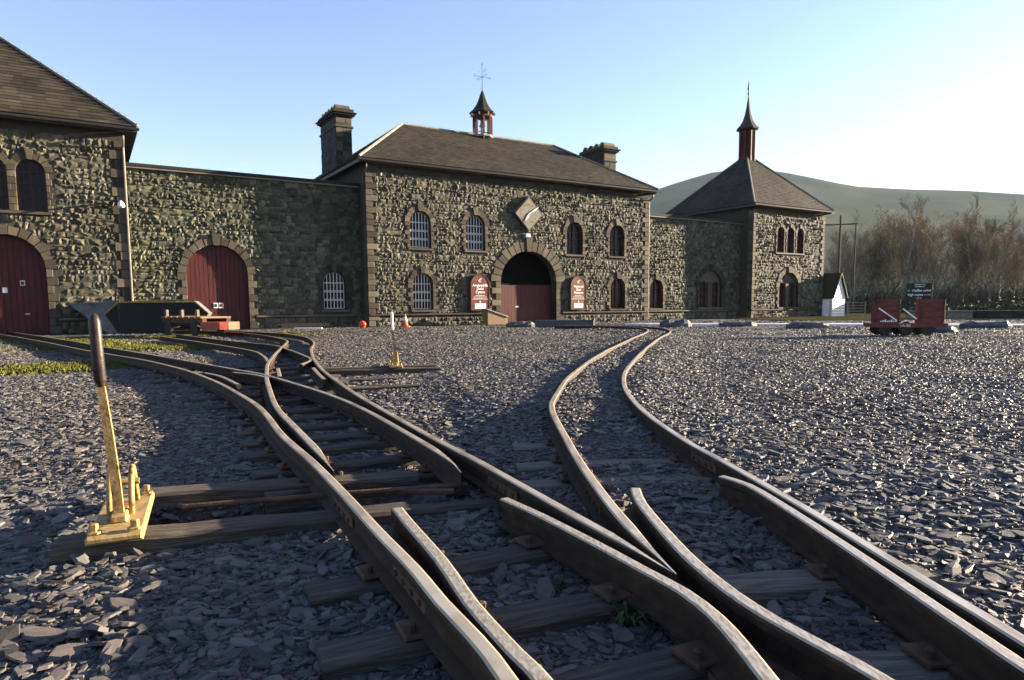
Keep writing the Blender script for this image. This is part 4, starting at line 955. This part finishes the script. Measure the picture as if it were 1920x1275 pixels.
# traffic cone and red lamp
cn = thing('traffic_cone', 'orange and white traffic cone at the foot of the entrance block', 'traffic cone', (-4.2, 27.0, -.01))
MB().bbox(-.17, .17, -.17, .17, 0, .035, .01).build('base', 'orange', cn)
MB().lathe([(.125, .035), (.085, .22)], 18).build('lower_body', 'orange', cn, True); MB().lathe([(.086, .2205), (.05, .40)], 18).build('sleeve', 'white_paint', cn, True); MB().lathe([(.051, .4005), (.025, .5), (.02, .505)], 18).build('tip', 'orange', cn, True)
lp = thing('red_lamp', 'round red warning lamp on the ground by the dark wall', 'lamp', (-5.6, 25.7, -.01))
ln_ = MB().lathe([(.12, 0), (.135, .03), (.135, .06), (.1, .1), (.05, .115), (.0, .118)], 24); o = ln_.build('lens', 'lamp_red', lp, True); o.rotation_euler = (R(90), 0, .25); o.location = (0, -.03, .15)
MB().bbox(-.1, .1, -.02, .07, 0, .24, .01).build('housing', 'iron_dark', lp)
# timber and metal lengths at the foot of the left wall
def beam(c, L_, w_, h_, rz, material, label, z=-.02, pitch=0):
    o = MB().bbox(-L_/2, L_/2, -w_/2, w_/2, 0, h_, .012).build('beam', material); o.location = (c[0], c[1], z); o.rotation_euler = (0, pitch, rz); tag(o, label, 'beam', 'lengths of scrap by the wall')
beam((-8.3, 26.5), 2.4, .22, .2, .45, 'wood', 'long weathered timber lying at the foot of the left wall'); beam((-7.0, 26.9), 2.6, .08, .07, .38, 'rust', 'thin rusty bar lying toward the red lamp')
beam((-7.55, 25.4), 1.0, .2, .06, .1, 'path', 'short pale plank on the gravel by the left wall'); beam((-7.6, 27.3), .7, .04, .04, .5, 'lead', 'thin pipe leaning against the scrap timber', .05, -.5)
# steel skip
sk = thing('steel_skip', 'grey and black tipping skip with yellow rim standing before the workshop', 'skip', (-11.65, 22.8, -.01), .33)
P_ = [(-1.15, .02), (1.12, .02), (1.5, .62), (1.12, 1.0), (-1.1, 1.0), (-1.5, .62)]
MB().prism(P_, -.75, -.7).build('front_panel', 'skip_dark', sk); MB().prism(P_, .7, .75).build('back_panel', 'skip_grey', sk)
m = MB()
for i in (0, 1, 2, 5): 
    a, b = P_[i], P_[(i+1) % 6]; m.add([(a[0], -.7, a[1]), (b[0], -.7, b[1]), (b[0], .7, b[1]), (a[0], .7, a[1]), (a[0]*.97, -.7, a[1]+.03), (b[0]*.97, -.7, b[1]+.03), (b[0]*.97, .7, b[1]+.03), (a[0]*.97, .7, a[1]+.03)], [(0,1,2,3),(7,6,5,4),(0,4,5,1),(2,6,7,3)])
m.build('shell', 'skip_grey', sk)
for a, b in ((5, 4), (4, 3), (3, 2)):
    MB().bar((P_[a][0], -.775, P_[a][1]), (P_[b][0], -.775, P_[b][1]), .035, .04).build('rim', 'skip_yellow', sk)
v = [(-2.45, -.72, .93), (-1.1, -.72, 1.06), (-1.1, -.72, .02), (-1.45, -.72, .02), (-2.45, .72, .93), (-1.1, .72, 1.06), (-1.1, .72, .02), (-1.45, .72, .02)]
MB().add(v, [(0,1,2,3),(7,6,5,4),(3,7,4,0)]).build('tipping_lip', 'skip_grey', sk)
MB().bar((-1.1, -.735, .0), (-1.1, -.735, 1.08), .06, .03).build('rib', 'skip_grey', sk); MB().bar((-2.45, -.735, .95), (1.1, -.735, 1.07), .05, .04).build('top_rail', 'skip_grey', sk)
for sx in (-.9, .9): MB().box(sx-.06, sx+.06, -.7, .7, -.02, .02).build('skid', 'iron_dark', sk)
# flat wagon
fl = thing('flat_wagon', 'low rusty flat wagon with red rounded buffer beam on the left siding', 'wagon', (-9.25, 20.0, 0), -.75); fl.scale = (1.25, 1.25, 1.2)
MB().bbox(-1.15, 1.15, -.32, -.22, .3, .42, .01).build('side_beam', 'rust', fl); MB().bbox(-1.15, 1.15, .22, .32, .3, .42, .01).build('side_beam', 'rust', fl)
for i in range(7): MB().bbox(-1.12+i*.33, -.85+i*.33, -.34, .34, .422, .46, .006).build('deck_plank', 'wood', fl)
for x_ in (-1.0, -.1, .75): MB().bbox(x_, x_+.1, -.3, -.24, .461, .62, .008).build('stake', 'wood', fl)
for x_ in (-.75, .75):
    MB().tube([(x_, -.3, .19), (x_, .3, .19)], .03, 8).build('axle', 'iron_dark', fl)
    for s_ in (-1, 1): o = MB().lathe([(.17, -.03), (.17, .02), (.2, .025), (.2, .04), (.06, .05)], 18).build('wheel', 'iron_dark', fl); o.location = (x_, s_*.3, .19); o.rotation_euler = (R(90), 0, 0)
pts = [(1.15, -.36), (1.55, -.33), (1.7, -.18), (1.74, 0), (1.7, .18), (1.55, .33), (1.15, .36)]
n = len(pts); MB().add([(a, b, .17) for a, b in pts]+[(a, b, .34) for a, b in pts], [tuple(range(n-1, -1, -1)), tuple(range(n, 2*n))]+[(i, (i+1) % n, n+(i+1) % n, n+i) for i in range(n)]).build('buffer_beam', 'bumper_red', fl)
# red slate wagon
wg = thing('slate_wagon', 'small red slate wagon with two boarded ends on black wheels at the right', 'wagon', (9.95, 17.35, 0), -.14)
fr = MB().bbox(-.85, .85, -.36, .36, .2, .3, .012).build('frame', 'wagon_red', wg); MB().bbox(-.83, .88, -.372, -.361, .19, .29, .004).build('side_plate', 'wagon_red', fr)
text('lettering', '1A-80', .1, 'letter', wg, (-.12, -.376, .24))
for xa, xb in ((-.8, -.22), (.24, .82)):
    b_ = MB().box(xa+.02, xb-.02, -.26, -.06, .302, .86).build('body', 'maroon_dark', wg)
    for i in range(4):
        for yy in ((-.30, -.262), (-.058, -.02)): MB().bbox(xa, xb, yy[0], yy[1], .304+i*.146, .304+(i+1)*.146-.004, .004).build('plank', 'wagon_red', b_)
        for xx in ((xa-.012, xa+.018), (xb-.018, xb+.012)): MB().bbox(xx[0], xx[1], -.259, -.061, .306+i*.146, .306+(i+1)*.146-.006, .003).build('end_plank', 'wagon_red', b_)
    for x_ in (xa+.02, xb-.05): MB().box(x_, x_+.03, -.315, -.301, .31, .88).build('corner_strap', 'rust', b_)
for x0_, z0_, x1_, z1_ in ((-.74, .68, -.3, .36), (-.17, .66, .16, .4)): MB().bar((x0_, -.33, z0_), (x1_, -.33, z1_), .03, .02).build('strut', 'white_paint', wg)
for i in range(8): MB().box(-.68+i*.05, -.65+i*.05, -.322, -.302, .33, .36+.015*(i % 3)).build('stencil_mark', 'letter', wg)
for x_ in (-.55, -.05, .45):
    for s_ in (-1, 1):
        o = MB().lathe([(.15, -.03), (.15, .01), (.175, .015), (.175, .03), (.13, .032), (.05, .05)], 20).build('wheel', 'iron_dark', wg); o.location = (x_, s_*.27, .16); o.rotation_euler = (R(90*s_), 0, 0)
MB().bar((.88, 0, .22), (1.1, -.02, .2), .04, .03).build('coupling', 'rust', wg)

# ------------------------------------------------------------------ beyond the yard
def low_wall(pts, label, material='dark_stone'):
    t = thing('low_wall', label, 'wall', (0, 0, 0))
    for (x0, y0), (x1, y1) in zip(pts, pts[1:]):
        L_ = math.hypot(x1-x0, y1-y0); a = math.atan2(y1-y0, x1-x0); n = int(L_/.55)
        for i in range(n):
            q = MB().bbox(i*L_/n+.004, (i+1)*L_/n-.004, -.15-random.uniform(0, .02), .15, -.05, .3+random.uniform(0, .03), .02).build('wall_stone', material, t); q.location = (x0, y0, 0); q.rotation_euler = (0, 0, a)
        c_ = MB().bbox(0, L_, -.19, .19, .335, .41, .02).build('coping', material, t); c_.location = (x0, y0, 0); c_.rotation_euler = (0, 0, a)
low_wall([(20.2, 35.0), (23.0, 34.2)], 'short pale low wall beside the corner tower', 'clock_face')
low_wall([(23.05, 34.2), (33, 31.0), (44, 27)], 'long dark low wall along the right of the yard in front of the trees')
shed = thing('white_shed', 'small white gabled shed beyond the yard beside the tower', 'shed', (20.3, 42.6, 0), .66); shed.scale = (.72, .7, .83)
MB().prism([(-1.0, 0), (1.1, 0), (1.1, 1.5), (.05, 3.1), (-1.0, 1.5)], 0, 3.5).build('wall', 'white_paint', shed)
for sx in (-1, 1):
    a, b = (.05, 3.16), (.05+sx*1.25, 1.32); MB().add([(a[0], -.2, a[1]), (b[0], -.2, b[1]), (b[0], 3.7, b[1]), (a[0], 3.7, a[1]), (a[0], -.2, a[1]+.08), (b[0], -.2, b[1]+.08), (b[0], 3.7, b[1]+.08), (a[0], 3.7, a[1]+.08)], [(0,1,2,3),(7,6,5,4),(0,4,5,1),(1,5,6,2),(2,6,7,3),(3,7,4,0)]).build('roof_slope', 'slate', shed)
gt2 = thing('field_gate', 'metal bar field gate in front of the white shed', 'gate', (19.4, 39.6, 0), -.1); gt2.scale = (.75, 1, .8)
for z_ in (.25, .45, .65, .85, 1.05): MB().bar((-1.3, 0, z_), (1.3, 0, z_), .04, .04).build('bar', 'lead', gt2)
for x_ in (-1.3, 0, 1.3): MB().bar((x_, -.03, 0), (x_, -.03, 1.15), .06, .05).build('upright', 'lead', gt2)
pole = thing('pole_frame', 'tall dark pole frame with crossbar standing by the tower', 'pole', (23.75, 50, 0), 0)
MB().tube([(0, 0, 0), (0, 0, 7.1)], [.1, .075], 8).build('post', 'iron_dark', pole); MB().tube([(1.12, 0, 0), (1.12, 0, 6.55)], [.06, .05], 8).build('post', 'iron_dark', pole); MB().bar((-3.5, 0, 6.35), (1.2, 0, 6.5), .08, .08).build('crossbar', 'iron_dark', pole)
sg = thing('notice_board', 'dark green board on posts reading rhaffau uchel high ropes behind the red wagon', 'sign', (27.0, 45.5, 0), -.35)
MB().bbox(-.75, .75, -.04, .04, .95, 2.1, .01).build('board', 'sign_green', sg)
for x_ in (-.7, .7): MB().bar((x_, .07, 0), (x_, .07, 2.12), .08, .06).build('post', 'sign_green', sg)
text('lettering', 'rhaffau uchel', .21, 'letter', sg, (.12, -.046, 1.62), bold=.004); text('lettering', 'high ropes', .21, 'letter', sg, (-.22, -.046, 1.34), bold=.004)
for x0_, x1_, z_, h_ in ((-.28, .34, 2.0, .06), (-.26, .32, 1.87, .06), (-.7, -.56, 1.61, .05), (.28, .68, 1.33, .05), (-.15, .15, 1.12, .04)): small_print(sg, x0_, x1_, z_, h_, -.042, int(z_*50))

# ------------------------------------------------------------------ trees
def tree_meshes(seed, height, spread=.5, leafy=0.0):
    r = random.Random(seed); trunk, crown, leaves = MB(), MB(), MB()
    def grow(p, d_, ln, rad, lev):
        n = 4 if lev < 2 else 3; pts = [p]; rs = [rad]; q = p.copy(); dd = d_.copy()
        for i in range(n):
            dd = (dd+Vector((r.gauss(0, .13), r.gauss(0, .13), r.gauss(.05, .06)+(.04 if lev else 0)))).normalized(); q = q+dd*(ln/n); pts.append(q.copy()); rs.append(rad*(1-.75*(i+1)/n) if lev < 4 else rad*.6)
        (trunk if lev < 2 else crown).tube(pts, rs, 6 if lev == 0 else (4 if lev == 1 else 3), cap=False)
        if lev >= 4: 
            if leafy and r.random() < leafy:
                for _ in range(3):
                    c_ = pts[-1]+Vector((r.gauss(0, .12), r.gauss(0, .12), r.gauss(0, .12))); u_ = Vector((r.gauss(0, 1), r.gauss(0, 1), r.gauss(0, 1))).normalized()*.05; w_ = u_.orthogonal().normalized()*.04
                    leaves.add([c_-u_, c_+w_, c_+u_, c_-w_], [(0, 1, 2, 3)])
            return
        kids = (11, 7, 7, 5)[lev]
        for k in range(kids):
            t = (.2+.8*(k+r.random()*.6)/kids) if lev == 0 else (.2+.8*(k+.5)/kids); t = min(t, .99); i = min(int(t*n), n-1); fr_ = t*n-i
            b = pts[i].lerp(pts[i+1], fr_); dv = (pts[i+1]-pts[i]).normalized(); az = r.uniform(0, 6.28); ou = dv.orthogonal().normalized(); ou = (Matrix.Rotation(az, 3, dv) @ ou)
            nd = (dv*(.75 if lev else .9)+ou*spread*r.uniform(.7, 1.4)+Vector((0, 0, .14))).normalized()
            grow(b, nd, ln*(.5 if lev else .48)*r.uniform(.7, 1.15)*(1.15-.45*t), max(rad*(.45 if lev < 2 else .55)*(1-.4*t), .0085), lev+1)
    grow(Vector((0, 0, -.1)), Vector((r.gauss(0, .06), r.gauss(0, .06), 1)).normalized(), height*.82, height*.014, 0)
    a, b = trunk.mesh('trunk'), crown.mesh('crown'); a.materials.append(M['bark']); b.materials.append(M['twig'])
    lf = None
    if leaves.f: lf = leaves.mesh('leaves'); lf.materials.append(M['leaf'])
    return a, b, lf
TM = [tree_meshes(s, 9, sp, lf) for s, sp, lf in ((1, .7, 0), (2, .8, .15), (3, .62, 0), (4, .9, .0), (5, .75, .4))]
def tree(x, y_, h, k, rz, label, group='bare winter trees beyond the yard'):
    t = thing('bare_tree', label, 'tree', (x, y_, 0), rz, group); t.scale = (h/9,)*3
    for nm, me_ in zip(('trunk', 'crown', 'leaves'), TM[k]):
        if me_:
            o = bpy.data.objects.new(nm, me_); C.objects.link(o); o.parent = t
tr = [(34.7, 74.6, 8.3, 0), (29.7, 62.4, 6.6, 0), (32.2, 66.5, 7.2, 2), (28.4, 57.7, 6.3, 2), (33.7, 67.4, 8.2, 3), (31.8, 62.6, 7.0, 4), (33.7, 65.0, 8.6, 2), (33.8, 63.7, 7.9, 1), (41.6, 77.5, 10.3, 2), (34.8, 63.8, 8.5, 3), (38.7, 69.7, 9.3, 1), (33.5, 59.3, 9.9, 0), (42.7, 74.2, 10.0, 3), (35.3, 60.4, 8.7, 4), (39.9, 67.3, 9.0, 0), (35.9, 59.5, 8.2, 3), (44.3, 72.5, 8.6, 0), (38.1, 61.4, 9.2, 0), (48.6, 77.1, 11.2, 3), (40.4, 63.2, 8.5, 4), (48.3, 74.7, 11.2, 2), (41.7, 63.6, 8.7, 3), (46.4, 69.7, 9.1, 2), (41.2, 60.8, 8.4, 3), (51.5, 75.4, 10.4, 2), (40.4, 58.1, 7.2, 3), (52.3, 74.6, 9.3, 2), (42.7, 60.0, 7.2, 0), (50.1, 69.3, 8.2, 1), (45.7, 62.5, 7.4, 3), (48.6, 65.8, 8.0, 1), (47.9, 64.0, 8.8, 4), (56.2, 74.0, 8.6, 2), (45.8, 59.8, 7.0, 3), (55.9, 71.9, 8.0, 4), (45.8, 58.3, 7.2, 3), (59.7, 75.3, 8.6, 0), (47.9, 59.5, 7.6, 2)]
order = sorted(range(len(tr)), key=lambda i: tr[i][0]/tr[i][1])
for i in order:
    x, y_, h, k = tr[i]; tree(x, y_, h, k, i*1.7, ('tall bare brown tree' if h > 8.4 else 'bare brown tree')+(' with scattered green leaves' if k in (1, 4) else (' with wide spreading limbs' if k == 3 else ' with slender upright limbs'))+(' fronting the wood right of the tower' if y_ < 64.5 else ' deep in the wood right of the tower'))
for i, (x, y_, h, lab) in enumerate(((12.6, 58, 8.4, 'thin bare tree showing just right of the entrance roof'), (14.4, 60, 8.0, 'thin bare tree rising behind the middle of the right curtain wall'), (16.6, 62, 7.6, 'thin bare tree half hidden by the tower roof'))): tree(x, y_, h, (2, 0, 3)[i], i*2.1, lab)
# dense brush under the trees
def brush():
    r = np.random.default_rng(9); n = 60000; m = MB(); v = []; f = []
    X = r.uniform(22, 68, n); Y = 53+r.uniform(0, 22, n)+(X-20)*.05; keep = (X/Y > .42) & ~((X/Y < .5) & (Y < 53)); X, Y = X[keep], Y[keep]
    hh = r.gamma(2.4, .75, len(X)); az = r.uniform(0, 6.28, len(X)); ln_b = r.uniform(.25, .9, len(X)); up_ = r.uniform(.2, 1.0, len(X))
    for i in range(len(X)):
        o = len(v); z0 = min(hh[i], 4.6)*r.uniform(.05, 1); a = az[i]; l = ln_b[i]; w_ = .018
        dx_, dy_ = math.cos(a)*l*.5, math.sin(a)*l*.5
        v += [(X[i]-w_, Y[i], z0), (X[i]+w_, Y[i], z0), (X[i]+dx_, Y[i]+dy_, z0+l*up_[i])]; f.append((o, o+1, o+2))
    m.v, m.f = v, f
    return tag(m.build('brush', 'brushwood', fix=False), 'tangled brown brushwood under the bare trees', 'brushwood', kind='stuff')
brush()
def shrubs():
    r = np.random.default_rng(12); v = []; f = []
    for (cx_, cy_, rad, ht, n) in ((47.5, 54, 2.2, 3.6, 2600), (43.5, 51.5, 1.8, 1.7, 1800), (39.6, 50, 2.0, 1.5, 1800), (36, 49, 1.8, 1.2, 1300), (51, 57, 3, 4.0, 2600), (33, 48.6, 1.6, .9, 900), (30, 48.5, 1.6, .8, 700)):
        for i in range(n):
            u = r.normal(0, .5, 3); c_ = np.array([(cx_+u[0]*rad)*1.08, (cy_+u[1]*rad)*1.08, abs(u[2])*ht*.8]); a = r.normal(0, 1, 3); a = a/np.linalg.norm(a)*.11; b = np.cross(a, r.normal(0, 1, 3)); b = b/np.linalg.norm(b)*.06; o = len(v)
            v += [tuple(c_-a), tuple(c_+b), tuple(c_+a), tuple(c_-b)]; f.append((o, o+1, o+2, o+3))
    m = MB(); m.v, m.f = v, f
    tag(m.build('green_scrub', 'leaf', fix=False), 'low green scrub along the field edge under the trees', 'scrub', kind='stuff')
shrubs()

# ------------------------------------------------------------------ haze over the valley
hz = MB().box(-3900, 3900, -450, 3550, -4, 330).build('haze', None)
hm = bpy.data.materials.new('haze'); hm.use_nodes = True; ht = hm.node_tree; ht.nodes.clear()
ho = ht.nodes.new('ShaderNodeOutputMaterial'); hv = ht.nodes.new('ShaderNodeVolumePrincipled')
hv.inputs['Color'].default_value = (.7, .87, 1, 1); hv.inputs['Density'].default_value = .00006; hv.inputs['Anisotropy'].default_value = 0
ht.links.new(hv.outputs[0], ho.inputs['Volume']); hz.data.materials.append(hm)
tag(hz, 'thin pale valley haze', 'haze', kind='stuff')
